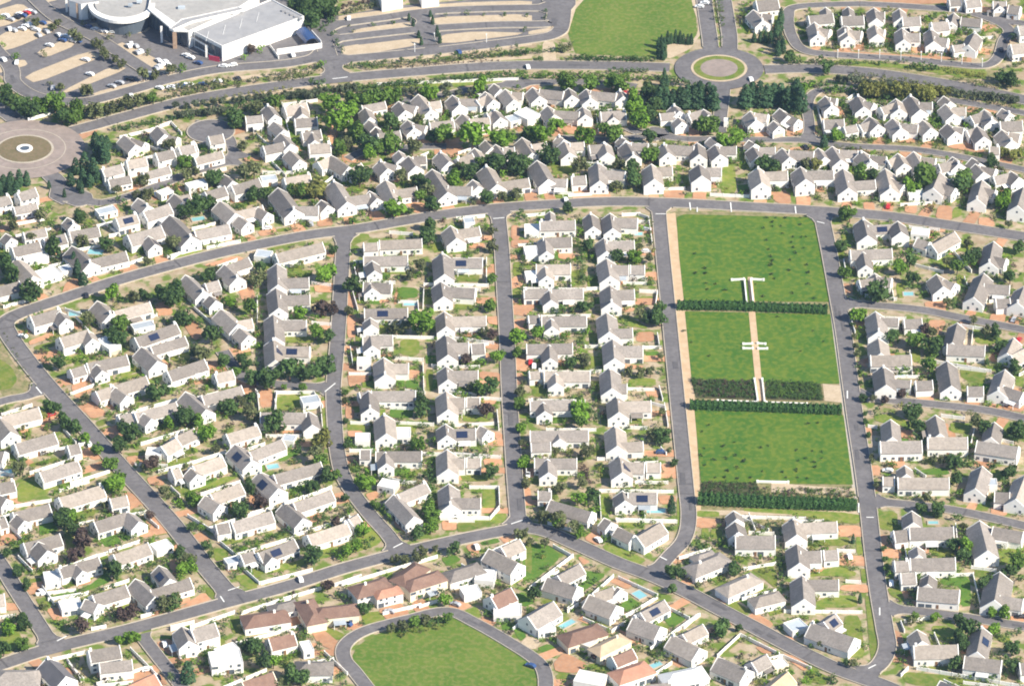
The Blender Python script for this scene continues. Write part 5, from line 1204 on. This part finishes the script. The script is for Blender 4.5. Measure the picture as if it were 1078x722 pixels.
# the largest trees stand as things of their own; small garden bushes go into the shrubbery below
order = sorted(range(len(TREES)), key=lambda i: -TREES[i][2] * (1.3 if TREES[i][3] == 'c' else 1))
BIG, small = [], []
nb = 0
for i in order:
    if KIND[TREES[i][3]][0] == 'broadleaf_tree':
        nb += 1; (BIG if nb <= 295 else small).append(TREES[i])
    else: (BIG if TREES[i][2] > 4.5 or TREES[i][3] in 'cp' else small).append(TREES[i])
for (x, y, r, k) in BIG:
    gx, gy = ground(x, y); lab = None
    if y < 112 and not (x > 360 and y > 95):
        lab = {'c': 'dark conifer', 'o': 'olive green tree', 'g': 'grey green tree', 'b': 'dark green tree', 'l': 'mid green tree', 'L': 'bright green tree', 'u': 'purple brown tree', 'y': 'yellow green tree'}[k]
        lab += ' in the shopping car park' if x < 345 and y < 85 and not (x > 300 and y < 30) else ' below the shopping car park' if x < 345 else ' beside the upper parking strip' if x < 590 else ' round the top field' if x < 740 else ' along the top right estate road'
    plant_tree(x, y, r, k, lab)
shrubs = []
for (x, y, r, k) in small:                             # young street trees beside the kerbs
    gx, gy = ground(x, y, 1.5)
    if road_clear([(gx, gy)])[0] < 2.4 and y > 215: plant_tree(x, y, max(r, 3.2), k, f"young {KIND[k][1]} street tree by {house_ref(nearest_house(gx, gy))}", 'young street trees', 'street_tree')
    else: shrubs.append((x, y, r, k))
count = {}
for (x1, y1, x2, y2, n, r, k) in ROWS:
    for j in range(n):
        t = (j + .5) / n; x, y = x1 + (x2 - x1) * t + random.uniform(-.6, .6), y1 + (y2 - y1) * t + random.uniform(-.5, .5); rr = r * random.uniform(.8, 1.2)
        if k == 'g' or (k == 'y' and r > 6):
            side = 'left part of the avenue' if x < 345 else 'avenue before the roundabout' if x < 760 else 'avenue right of the roundabout'
            plant_tree(x, y, rr, k, f"{KIND[k][1]} tree in the row along the {side}", 'street trees')
        else: shrubs.append((x, y, rr, k))

# shrubbery: bushes in gardens and on verges, too many and small to pick apart
SMALL = [round_crown(64, 5, .8) for _ in range(10)]
KIDX = {'b': 0, 'l': 1, 'L': 2, 'o': 3, 'u': 4, 'y': 5, 'g': 6, 'c': 0, 'p': 1}
quads, mats = [], []
def bush(gx, gy, rm, k):
    q = SMALL[random.randrange(10)] * np.array([rm, rm, rm * .95]); a = random.uniform(0, 6.28); ca, sa = math.cos(a), math.sin(a)
    q = np.stack([q[..., 0] * ca - q[..., 1] * sa + gx, q[..., 0] * sa + q[..., 1] * ca + gy, q[..., 2] + rm * .72 + .1], -1)
    quads.append(q); mats.append(np.full(len(q), KIDX[k], dtype=np.int32))
for (x, y, r, k) in shrubs:
    rm = max(.45, r * mpp(x, y)) * 1.2; gx, gy = off_road(*ground(x, y, rm * .8), .7)
    if road_clear([(gx, gy)])[0] > 0.2: bush(gx, gy, rm, k)
idx = RNG.integers(0, len(RECTS), 56000); ang = RNG.uniform(0, 2 * np.pi, 56000); rad = RNG.uniform(3, 14, 56000)
P = RECTS[idx][:, :2] + np.stack([np.cos(ang) * rad, np.sin(ang) * rad], 1)
ok = (road_clear(P) > .9) & (circle_clear(P) > 1.0)
P = P[ok]; keep = np.concatenate([house_clear(P[i:i + 1500], .35) for i in range(0, len(P), 1500)]); P = P[keep]
def in_poly(P, poly):
    x, y = P[:, 0], P[:, 1]; c = np.zeros(len(P), bool); j = len(poly) - 1
    for i in range(len(poly)):
        xi, yi = poly[i]; xj, yj = poly[j]
        c ^= ((yi > y) != (yj > y)) & (x < (xj - xi) * (y - yi) / (yj - yi + 1e-12) + xi); j = i
    return c
bad = np.zeros(len(P), bool); RU = RNG.random(len(P))
for pts, fl in DRIVES: bad |= in_poly(P, [ground(*p) for p in pts])
for pts, fl in LAWNS: bad |= in_poly(P, [ground(*p) for p in pts]) & (RU < .88)
for c_ in ('711,229 860,236 905,545 736,545', '374,700 392,669 462,650 560,698 566,740 402,740'): bad |= in_poly(P, [ground(*map(float, q.split(','))) for q in c_.split()])
for pts in [pl for pl in POOLS]:
    a, b = ground(pts[0], pts[1]), ground(pts[2], pts[3]); bad |= np.hypot(P[:, 0] - (a[0] + b[0]) / 2, P[:, 1] - (a[1] + b[1]) / 2) < 5
P = P[~bad][:12000]
for gx, gy in P: bush(gx, gy, random.choice((.5, .6, .75, .95, 1.3, 1.7, 2.0)), random.choices('blLouy', (24, 28, 20, 18, 4, 6))[0])

# ------------------------------------------------------------------ the park
def hedge(name, px, rad, h, mat, label):
    pts = [Vector(ground(*p)) for p in px]; o = (pts[0] + pts[-1]) / 2; allc, alld = [], []
    for a, b in zip(pts, pts[1:]):
        L = (b - a).length; d = (b - a) / L; n = Vector((-d.y, d.x)); N = int(L * 75)
        t = RNG.uniform(0, L, N); ph = RNG.uniform(-.15, np.pi + .15, N); bulge = 1 + .13 * np.sin(t * 2.6) + .08 * np.sin(t * 6.1 + 1) + RNG.uniform(-.12, .06, N)
        s = np.cos(ph) * rad * bulge; z = np.abs(np.sin(ph)) ** .6 * h * bulge
        allc.append(np.stack([a.x + d.x * t + n.x * s - o.x, a.y + d.y * t + n.y * s - o.y, z], 1)); alld.append(np.stack([n.x * np.cos(ph), n.y * np.cos(ph), np.sin(ph)], 1))
    me = fast_quads('foliage', leaf_quads(np.concatenate(allc), np.concatenate(alld), .30), mat)
    root = empty(name, (o.x, o.y, 0)); link(bpy.data.objects.new('foliage', me), root); g = Geo()
    for a, b in zip(pts, pts[1:]):
        L = (b - a).length
        for k in range(int(L / 2.2)):
            c = a + (b - a) * ((k + .5) / int(L / 2.2)) - o; g.box(c.x - .08, c.y - .08, 0, c.x + .08, c.y + .08, h * .8)
    s = g.build('stems', 'trunk', root); s['kind'] = 'stuff'; g = Geo()
    for a, b in zip(pts, pts[1:]):
        d = b - a; n = Vector((-d.y, d.x)).normalized() * rad * .72; a2 = a - o
        g.quadbox((a2.x - n.x, a2.y - n.y, .2), (d.x, d.y, 0), (2 * n.x, 2 * n.y, 0), (0, 0, h * .76))
    g.build('solid_core', mat, root)  # solid box inside the hedge, closing the gaps between leaves
    tag(root, label, 'hedge', 'park hedges'); return root
hedge('hedge', [(713, 324.5), (760, 324.5), (871, 329)], 2.1, 3.4, 'hedge', 'tall clipped dark hedge across the park below the top lawn')
hedge('hedge', [(726, 429), (790, 431), (886, 434.5)], 2.1, 3.4, 'hedge', 'tall clipped dark hedge across the park above the lowest lawn')
hedge('hedge', [(735, 529), (800, 532), (902, 535.5)], 2.4, 4.4, 'hedge', 'tallest dark hedge along the bottom edge of the park')
def low_wall(px, label, H=.9, t=.3, group='white park walls'):
    q = [Vector(ground(x, y, H)) for x, y in px]; o = q[0].copy(); g = Geo()
    for a, b in zip(q, q[1:]):
        a, b = a - o, b - o; d = b - a; n = Vector((-d.y, d.x)).normalized() * t
        g.quadbox((a.x - n.x, a.y - n.y, 0), (d.x, d.y, 0), (2 * n.x, 2 * n.y, 0), (0, 0, H))
    for e_ in (q[0] - o, q[-1] - o): g.box(e_.x - t * 1.4, e_.y - t * 1.4, 0, e_.x + t * 1.4, e_.y + t * 1.4, H + .15)
    w = g.build('park_wall', 'wall'); w.location = (o.x, o.y, 0); tag(w, label, 'wall', group)
T = lambda x, y: (700 + x / 5.39, 270 + y / 5.39)
T2 = lambda x, y: (700 + x / 5.39, 400 + y / 5.39)
low_wall([T(380, 128), T(448, 124)], 'left arm of the white T-shaped wall in the top park lawn')
low_wall([T(492, 124), T(560, 128)], 'right arm of the white T-shaped wall in the top park lawn')
low_wall([T(452, 130), T(466, 268)], 'left side wall of the paved walk in the top park lawn', 1.3)
low_wall([T(488, 130), T(503, 268)], 'right side wall of the paved walk in the top park lawn', 1.3)
low_wall([T(255, 258), T(460, 264)], 'low white wall behind the top hedge, left of the walk', .7)
low_wall([T(508, 265), T(725, 268)], 'low white wall behind the top hedge, right of the walk', .7)
low_wall([T(445, 492), T(495, 490)], 'upper white bench wall left of the path, middle lawn', .8)
low_wall([T(445, 516), T(498, 517)], 'lower white bench wall left of the path, middle lawn', .8)
low_wall([T(527, 488), T(570, 492)], 'upper white bench wall right of the path, middle lawn', .8)
low_wall([T(530, 518), T(580, 518)], 'lower white bench wall right of the path, middle lawn', .8)
low_wall([T2(508, -10), T2(527, 112)], 'white wall left of the path between the shrub beds', 1.1)
low_wall([T2(552, -10), T2(566, 118)], 'white wall right of the path between the shrub beds', 1.1)
low_wall([T2(300, 112), T2(520, 120)], 'low white wall behind the middle hedge, left of the path', .7)
low_wall([T2(575, 122), T2(805, 130)], 'low white wall behind the middle hedge, right of the path', .7)
low_wall([T2(525, 570), T2(700, 574)], 'white wall at the sandy foot of the lowest lawn', 1.0)
dots = {(720, 160): '560,460 620,480 665,480 610,510 625,540 680,545 630,570 500,395 550,420 660,410 690,365 470,500 480,550 490,590 490,640 500,690 600,670 705,680 690,480 450,430 60,575 120,660 65,685 120,685 470,372 520,372 575,372 605,610 700,640 505,420 660,372',
 (700, 270): '225,65 230,95 170,90 235,150 240,185 290,155 345,190 605,40 605,100 620,125 700,75 810,90 815,155 720,205 560,225 515,155 850,235 610,20 150,485 110,420 640,340 840,420 770,535 900,480 250,560',
 (700, 400): '250,255 335,370 395,350 220,385 345,440 400,425 450,455 545,380 585,370 745,395 840,400 890,405 890,440 800,440 755,455 845,465 815,245 865,240 355,510 410,495 555,515 665,520 745,510 850,490 285,550 345,550 410,555 485,550 690,550 755,550 810,555 225,480 280,450 205,425 210,290 330,375 350,445 355,515 445,460'}
SAPM = [fast_quads('crown', round_crown(130, 6, 1.25), 'sap') for _ in range(4)]  # crowns kept low and dark, taking in the shadows the saplings cast
for (ox, oy), s in dots.items():
    for q in s.split():
        x, y = map(float, q.split(',')); x, y = ox + x / 5.39, oy + y / 5.39; gx, gy = ground(x, y, .5)
        s_ = random.uniform(.75, 1.25); root = empty('sapling', (gx, gy, .1), random.uniform(0, 6.28), s_)
        t = link(bpy.data.objects.new('trunk', TRUNK), root); t.scale = (.4, .4, .4); c = link(bpy.data.objects.new('crown', random.choice(SAPM)), root); c.location = (0, 0, .5); c.scale = (.95, .85, .5)
        where = 'top' if y < 322 else 'middle' if y < 420 else 'lowest'; half = 'left' if x < 792 else 'right'
        tag(root, f"small sapling with shadow-dark crown on the {half} half of the {where} park lawn", 'sapling', 'park saplings')
def bed(px, n, kinds, lo=.5, hi=1.3):
    poly = [ground(*p) for p in px]; xs = [p[0] for p in poly]; ys = [p[1] for p in poly]
    Q = np.stack([RNG.uniform(min(xs), max(xs), n * 3), RNG.uniform(min(ys), max(ys), n * 3)], 1); Q = Q[in_poly(Q, poly)][:n]
    for gx, gy in Q: bush(gx, gy, random.uniform(lo, hi), random.choice(kinds))
bed([(728, 400), (793, 402), (795, 420), (733, 418)], 420, 'bbbu'); bed([(806, 402), (862, 404), (866, 421), (808, 420)], 420, 'bbbl')
bed([(740, 508), (795, 508), (800, 524), (738, 522)], 300, 'ubbo', .5, 1.1); bed([(795, 514), (898, 514), (902, 530), (800, 526)], 300, 'blou', .5, 1.1)
bed([(0, 352), (6, 352), (40, 402), (36, 412), (22, 398)], 40, 'ol', .4, .8)
bed([(762, -5), (752, -5), (756, 30), (762, 30)], 60, 'ol', .5, 1.0)
bed([(405, 662), (440, 652), (474, 649), (470, 660), (420, 672)], 60, 'olby', .6, 1.6)
bed([(300, 0), (345, -8), (352, 20), (340, 38), (322, 22)], 120, 'b', 1.0, 2.4)
allq = np.concatenate(quads); me = fast_quads('shrubbery', allq, ['b', 'l', 'L', 'o', 'u', 'y', 'g']); me.polygons.foreach_set('material_index', np.concatenate(mats))
so = link(bpy.data.objects.new('shrubbery', me)); so['kind'] = 'stuff'; tag(so, 'green and olive bushes filling gardens and verges', 'shrubs')

# ------------------------------------------------------------------ shopping centre
mall = empty('shopping_centre', (*ground(250, 30), 0)); mo = mall.location; tag(mall, 'large white shopping centre with flat grey roofs beside the car park', 'building')
A = lambda x, y: (x / 5.39, y / 5.39)
B = lambda x, y: (180 + x / 5.39, y / 5.39)
def block(poly, z, wallm, roofm, par=.5, z0=0, wname='wall', rname='roof'):
    q = [ground(*p, z) for p in poly]
    if area2(q) < 0: q = q[::-1]
    q = [(x - mo.x, y - mo.y) for x, y in q]; g = Geo(); n = len(q); cx, cy = sum(p[0] for p in q) / n, sum(p[1] for p in q) / n
    inn = [(cx + (x - cx) * .985, cy + (y - cy) * .985) for x, y in q]
    for k in range(n):
        a, b, c, d = q[k], q[(k + 1) % n], inn[(k + 1) % n], inn[k]
        g.poly([(*a, z0), (*b, z0), (*b, z), (*a, z)]); g.poly([(*a, z), (*b, z), (*c, z), (*d, z)]); g.poly([(*d, z), (*c, z), (*c, z - par), (*d, z - par)])
    w = g.build(wname, wallm, mall); r = mesh_obj(rname, [(*p, z - par) for p in inn], [tuple(range(n))], roofm, mall); return w, r
block([B(290, 262), B(755, 92), B(570, -5), B(128, 178)], 8.2, 'wall', 'membrane')
block([B(100, 178), B(345, 68), B(500, -30), B(60, -60), A(860, -60), A(840, 50)], 9.0, 'wall', 'gravel')
block([A(985, 172), B(10, 168), B(120, 120), B(420, 52), B(380, 40), B(60, 110), A(960, 160)], 9.8, 'wall', 'membrane', .3, 8.6)
cyl = [A(700 + 165 * math.cos(t), 20 + 95 * math.sin(t)) for t in [k * 2 * math.pi / 40 for k in range(40)]]
block(cyl, 8.0, 'glass', 'gravel', .4)  # drum wall in dark glass, canopy shade put into its colour too
cyl2 = [A(690 + 190 * math.cos(t), 20 + 100 * math.sin(t)) for t in [k * math.pi / 24 + .0 for k in range(25)]] + [A(690 + 165 * math.cos(t), 20 + 80 * math.sin(t)) for t in [math.pi - k * math.pi / 24 for k in range(25)]]
block(cyl2, 8.6, 'wall', 'wall', .05, 7.0, 'canopy_rim', 'canopy')
block([A(836, 48), A(985, 175), A(1075, 178), A(1040, 160), A(870, 40)], 9.4, 'wall', 'roof_W', .05, 8.7, 'canopy_rim', 'canopy')
block([A(60 + 330, 0), A(500, -20), A(560, 10), A(460, 25)], 8.5, 'wall', 'membrane', .3)
block([B(200, 255), B(210, 262), B(90, 192), B(78, 185)], 6.2, 'wall', 'wall', .05, 5.2, 'portal_beam', 'portal_cap')
for (x, y, z, wd) in ((990, 180, 8.6, 1.8), (442, 15, 8.4, 1.8), (1150, 185, 6, .8)):
    gx, gy = ground(*A(x, y), z); g = Geo(); g.box(gx - mo.x - wd / 2, gy - mo.y - .9, 0, gx - mo.x + wd / 2, gy - mo.y + .9, z - .3); g.build('pillar', 'stone' if wd > 1 else 'wall', mall)
for (x, y, z) in ((200, 258, 6.1), (915, 150, 8.4), (375, -20, 8.2)):
    gx, gy = ground(*(B(x, y) if x == 200 else A(x, y)), z); g = Geo(); g.box(gx - mo.x - .5, gy - mo.y - .5, 0, gx - mo.x + .5, gy - mo.y + .5, z - .2); g.build('pillar', 'wall', mall)
# shopfront glazing along the shaded front
def glaze(p, q, z0, z1, nm, zr=None):
    a, b = Vector(ground(*p, zr or z1)), Vector(ground(*q, zr or z1)); d = b - a; n = Vector((d.y, -d.x)).normalized() * .12; g = Geo()
    if n.y > 0: n = -n
    k = max(2, int(d.length / 2.5))
    for i in range(k):
        s = a + d * (i / k + .02 / k); e = d * (.9 / k); g.quadbox((s.x - mo.x + n.x, s.y - mo.y + n.y, z0), (e.x, e.y, 0), (n.x, n.y, 0), (0, 0, z1 - z0))
    o = g.build(nm, 'glass', mall); o['kind'] = 'stuff'
glaze(A(842, 52), A(1066, 177), .3, 7.8, 'shopfront', 9.0); glaze(B(135, 182), B(285, 259), 1.0, 6.5, 'shopfront', 8.2)
glaze(A(470, 25), A(520, 60), .3, 6, 'shopfront')
# roof plant, roof lights and the fire-red sign panel by the entrance
for (x, y, s) in ((1030, 45, 1.6), (790, 10, 1.2), (740, 30, 1.0)):
    gx, gy = ground(*A(x, y), 9.0); g = Geo(); g.box(gx - mo.x - s, gy - mo.y - s * .6, 8.4, gx - mo.x + s, gy - mo.y + s * .6, 9.6); g.build('roof_plant', 'roof_b', mall)
for k in range(5):
    gx, gy = ground(*B(640 + k * 24, 60 + k * 11), 8.4); g = Geo(); g.box(gx - mo.x - .9, gy - mo.y - .6, 7.7, gx - mo.x + .9, gy - mo.y + .6, 8.5); g.build('roof_plant', 'membrane', mall)
for k in range(4):
    a, b = B(200 + k * 95, 235 - k * 36), B(155 + k * 95 + 60, 170 - k * 36 + 10); pa, pb = Vector(ground(*a, 7.8)), Vector(ground(*b, 7.8)); d = (pb - pa); n = Vector((-d.y, d.x)).normalized() * .2; g = Geo()
    g.quadbox((pa.x - mo.x, pa.y - mo.y, 7.72), (d.x, d.y, 0), (n.x, n.y, 0), (0, 0, .16)); g.build('roof_seam', 'roof_W', mall)
M['sign'] = plain('red_panel', (.55, .05, .10), .6)
pa, pb = Vector(ground(*B(215, 340), 0)), Vector(ground(*B(275, 352), 0)); d = pb - pa; g = Geo(); g.quadbox((pa.x - mo.x, pa.y - mo.y - .4, 0), (d.x, d.y, 0), (.05, .3, 0), (0, 0, 2.4)); g.build('entrance_panel', 'sign', mall)
# walled service yard with a vaulted dark canopy
yard = empty('service_yard', (*ground(*B(720, 260)), 0)); mo2 = yard.location; tag(yard, 'white walled service yard with vaulted blue canopy at the shopping centre', 'yard')
q = [Vector(ground(*B(x, y), 3.0)) - Vector((mo2.x, mo2.y)) for x, y in ((600, 280), (855, 245), (850, 230), (760, 130))]
for a, b in zip(q, q[1:]):
    g = Geo(); d = b - a; n = Vector((-d.y, d.x)).normalized() * .15; g.quadbox((a.x - n.x, a.y - n.y, 0), (d.x, d.y, 0), (2 * n.x, 2 * n.y, 0), (0, 0, 3.0)); g.build('wall', 'wall', yard)
g = Geo(); a, b = Vector(ground(*B(745, 160), 4)) - Vector((mo2.x, mo2.y)), Vector(ground(*B(800, 225), 4)) - Vector((mo2.x, mo2.y)); d = (b - a); n = Vector((-d.y, d.x)).normalized() * 3.2
for k in range(8):
    t0, t1 = math.pi * k / 8, math.pi * (k + 1) / 8; f = lambda t, base: (base.x + n.x * math.cos(t), base.y + n.y * math.cos(t), 2.0 + 2.4 * math.sin(t)); g.poly([f(t0, a), f(t0, b), f(t1, b), f(t1, a)])
g.build('vaulted_canopy', 'car_B', yard)
# small white building at the top edge
def simple_building(name, poly, z, label, roofm='roof_W'):
    global mo, mall
    k1, k2 = mall, mo; root = empty(name, (*ground(sum(p[0] for p in poly) / len(poly), sum(p[1] for p in poly) / len(poly), z), 0)); mall, mo = root, root.location
    block(poly, z, 'wall', roofm, .3); pts = sorted(poly, key=lambda p: -p[1])[:2]; glaze((pts[0][0], pts[0][1]), (pts[1][0], pts[1][1]), .8, 2.6, 'windows'); mall, mo = k1, k2; tag(root, label, 'building')
simple_building('store_building', [(402, 2), (424, -2), (420, -14), (398, -10)], 5.5, 'white store building at the top edge left of the parking strip')
simple_building('store_building', [(444, -1), (462, -3), (460, -14), (440, -12)], 5.0, 'white store building at the top edge above the upper parking strip')
simple_building('gatehouse', [(762, 128), (767, 128), (767, 124), (762, 124)], 3.2, 'small white gatehouse beside the lane below the roundabout')

# ------------------------------------------------------------------ cars
def prism_yz(g, prof, x0, x1): g.prism([(x0, y, z) for y, z in prof][::1], (x1 - x0, 0, 0))
body = Geo(); prism_yz(body, [(-2.15, .35), (2.1, .35), (2.15, .75), (1.2, .9), (.55, 1.38), (-1.25, 1.42), (-2.0, .95), (-2.15, .8)][::-1], -.86, .86)
glass = Geo(); prism_yz(glass, [(1.12, .93), (.58, 1.34), (-1.22, 1.38), (-1.9, .97)], -.875, .875)
roofc = Geo(); roofc.box(-.78, -1.2, 1.385, .78, .5, 1.45)
whl = Geo(); wp = [(0, .32 * math.cos(2 * math.pi * k / 10), .32 + .32 * math.sin(2 * math.pi * k / 10)) for k in range(10)]; whl.prism(wp, (.2, 0, 0))
def to_mesh(g, n, m): me = bpy.data.meshes.new(n); me.from_pydata(g.v, [], g.f); me.materials.append(M[m]); return me
CB, CG, CR, CW = to_mesh(body, 'body', 'car_W'), to_mesh(glass, 'glass', 'glass'), to_mesh(roofc, 'roof', 'car_W'), to_mesh(whl, 'wheel', 'tyre')
CN = dict(W='white', R='red', K='black', S='silver', B='blue'); seen = {}
for (x, y, k, ang) in CARS:
    gx, gy = ground(x, y, .7) if y is not None else x; road = road_clear([(gx, gy)])[0] < 0; root = empty('parked_car', (gx, gy, .34 if road else .22), R(ang))
    for me, off in ((CB, None), (CG, None), (CR, None)):
        c = link(bpy.data.objects.new(me.name.split('.')[0], me), root)
        if me is not CG: skin(c, 'car_' + k)
    for sx in (-.9, .7):
        for sy in (-1.35, 1.35): w = link(bpy.data.objects.new('wheel', CW), root); w.location = (sx, sy, 0)
    if y is not None and y < 90 and x < 600:
        zone = ('upper left' if y < 45 else 'lower') if x < 120 else 'middle' if x < 190 else 'right' if x < 360 else 'upper strip'
        lab = f"{CN[k]} car in the {zone} part of the shopping car park" if x < 360 else f"{CN[k]} car on the roads right of the shopping centre"
    else: lab = f"{CN[k]} car by {house_ref(nearest_house(gx, gy))}"
    tag(root, lab, 'car', 'parked cars')
for i, (x, y) in enumerate(sorted(POSTS)):
    gx, gy = ground(x, y); root = empty('street_lamp', (gx, gy, .3)); g = Geo()
    g.prism([(.16 * math.cos(2 * math.pi * k / 8), .16 * math.sin(2 * math.pi * k / 8), 0) for k in range(8)], (0, 0, 4.2)); g.build('post', 'steel', root)
    g = Geo(); g.box(-.25, -.7, 4.2, .25, .4, 4.42); g.build('lamp_head', 'steel', root)
    tag(root, f"white street lamp, {ordinal(i + 1)} from the left along the top roads", 'street lamp', 'street lamps')
# painted stop lines at the junctions
for s in ('353,404 342,413', '519,231 531,230', '690,226 702,226', '868,236 860,234', '538,552 550,548', '414,577 424,572', '240,622 252,618', '232,628 236,634', '60,675 70,670', '702,590 694,586', '914,704 922,700', '904,530 904,540', '892,412 892,420', '926,640 926,648', '912,545 920,545', '366,82 350,84', '734,219 734,224', '769,214 770,224', '837,218 838,226', '38,408 44,415', '726,214 727,222'):
    p, q = [Vector(ground(*map(float, t.split(',')))) for t in s.split()]; d = q - p; n = Vector((-d.y, d.x)).normalized() * .25
    structure(mesh_obj('stop_line', [(p.x - n.x, p.y - n.y, .385), (q.x - n.x, q.y - n.y, .385), (q.x + n.x, q.y + n.y, .385), (p.x + n.x, p.y + n.y, .385)], [(0, 1, 2, 3)], 'paint'))

# look-alikes beside the same house are told apart by their order from the left
same = {}
for o in scene.objects:
    if o.parent is None and o.get('category') in ('tree', 'garden wall', 'pool', 'car', 'sapling'): same.setdefault(o['label'], []).append(o)
for lab, L in same.items():
    if len(L) > 1:
        L.sort(key=lambda o: o.location.x)
        for i, o in enumerate(L): o['label'] = ordinal(i + 1) + '-from-left ' + lab
# ------------------------------------------------------------------ thin summer haze over the valley
hz = mesh_obj('haze', [(x, y, z) for z in (-1, CAM.z + 40) for x, y in ((-2600, -2300), (2600, -2300), (2600, 2600), (-2600, 2600))], [(0, 3, 2, 1), (4, 5, 6, 7), (0, 1, 5, 4), (1, 2, 6, 5), (2, 3, 7, 6), (3, 0, 4, 7)], 'paint')
hm = bpy.data.materials.new('haze_air'); hm.use_nodes = True; t = hm.node_tree; t.nodes.remove(t.nodes['Principled BSDF'])
pv = t.nodes.new('ShaderNodeVolumePrincipled'); pv.inputs['Color'].default_value = (.48, .68, 1.0, 1); pv.inputs['Density'].default_value = HAZE; pv.inputs['Anisotropy'].default_value = 0.2
t.links.new(pv.outputs[0], t.nodes['Material Output'].inputs['Volume']); hz.data.materials[0] = hm; hz['kind'] = 'stuff'; tag(hz, 'thin bluish haze filling the air over the estate', 'haze')
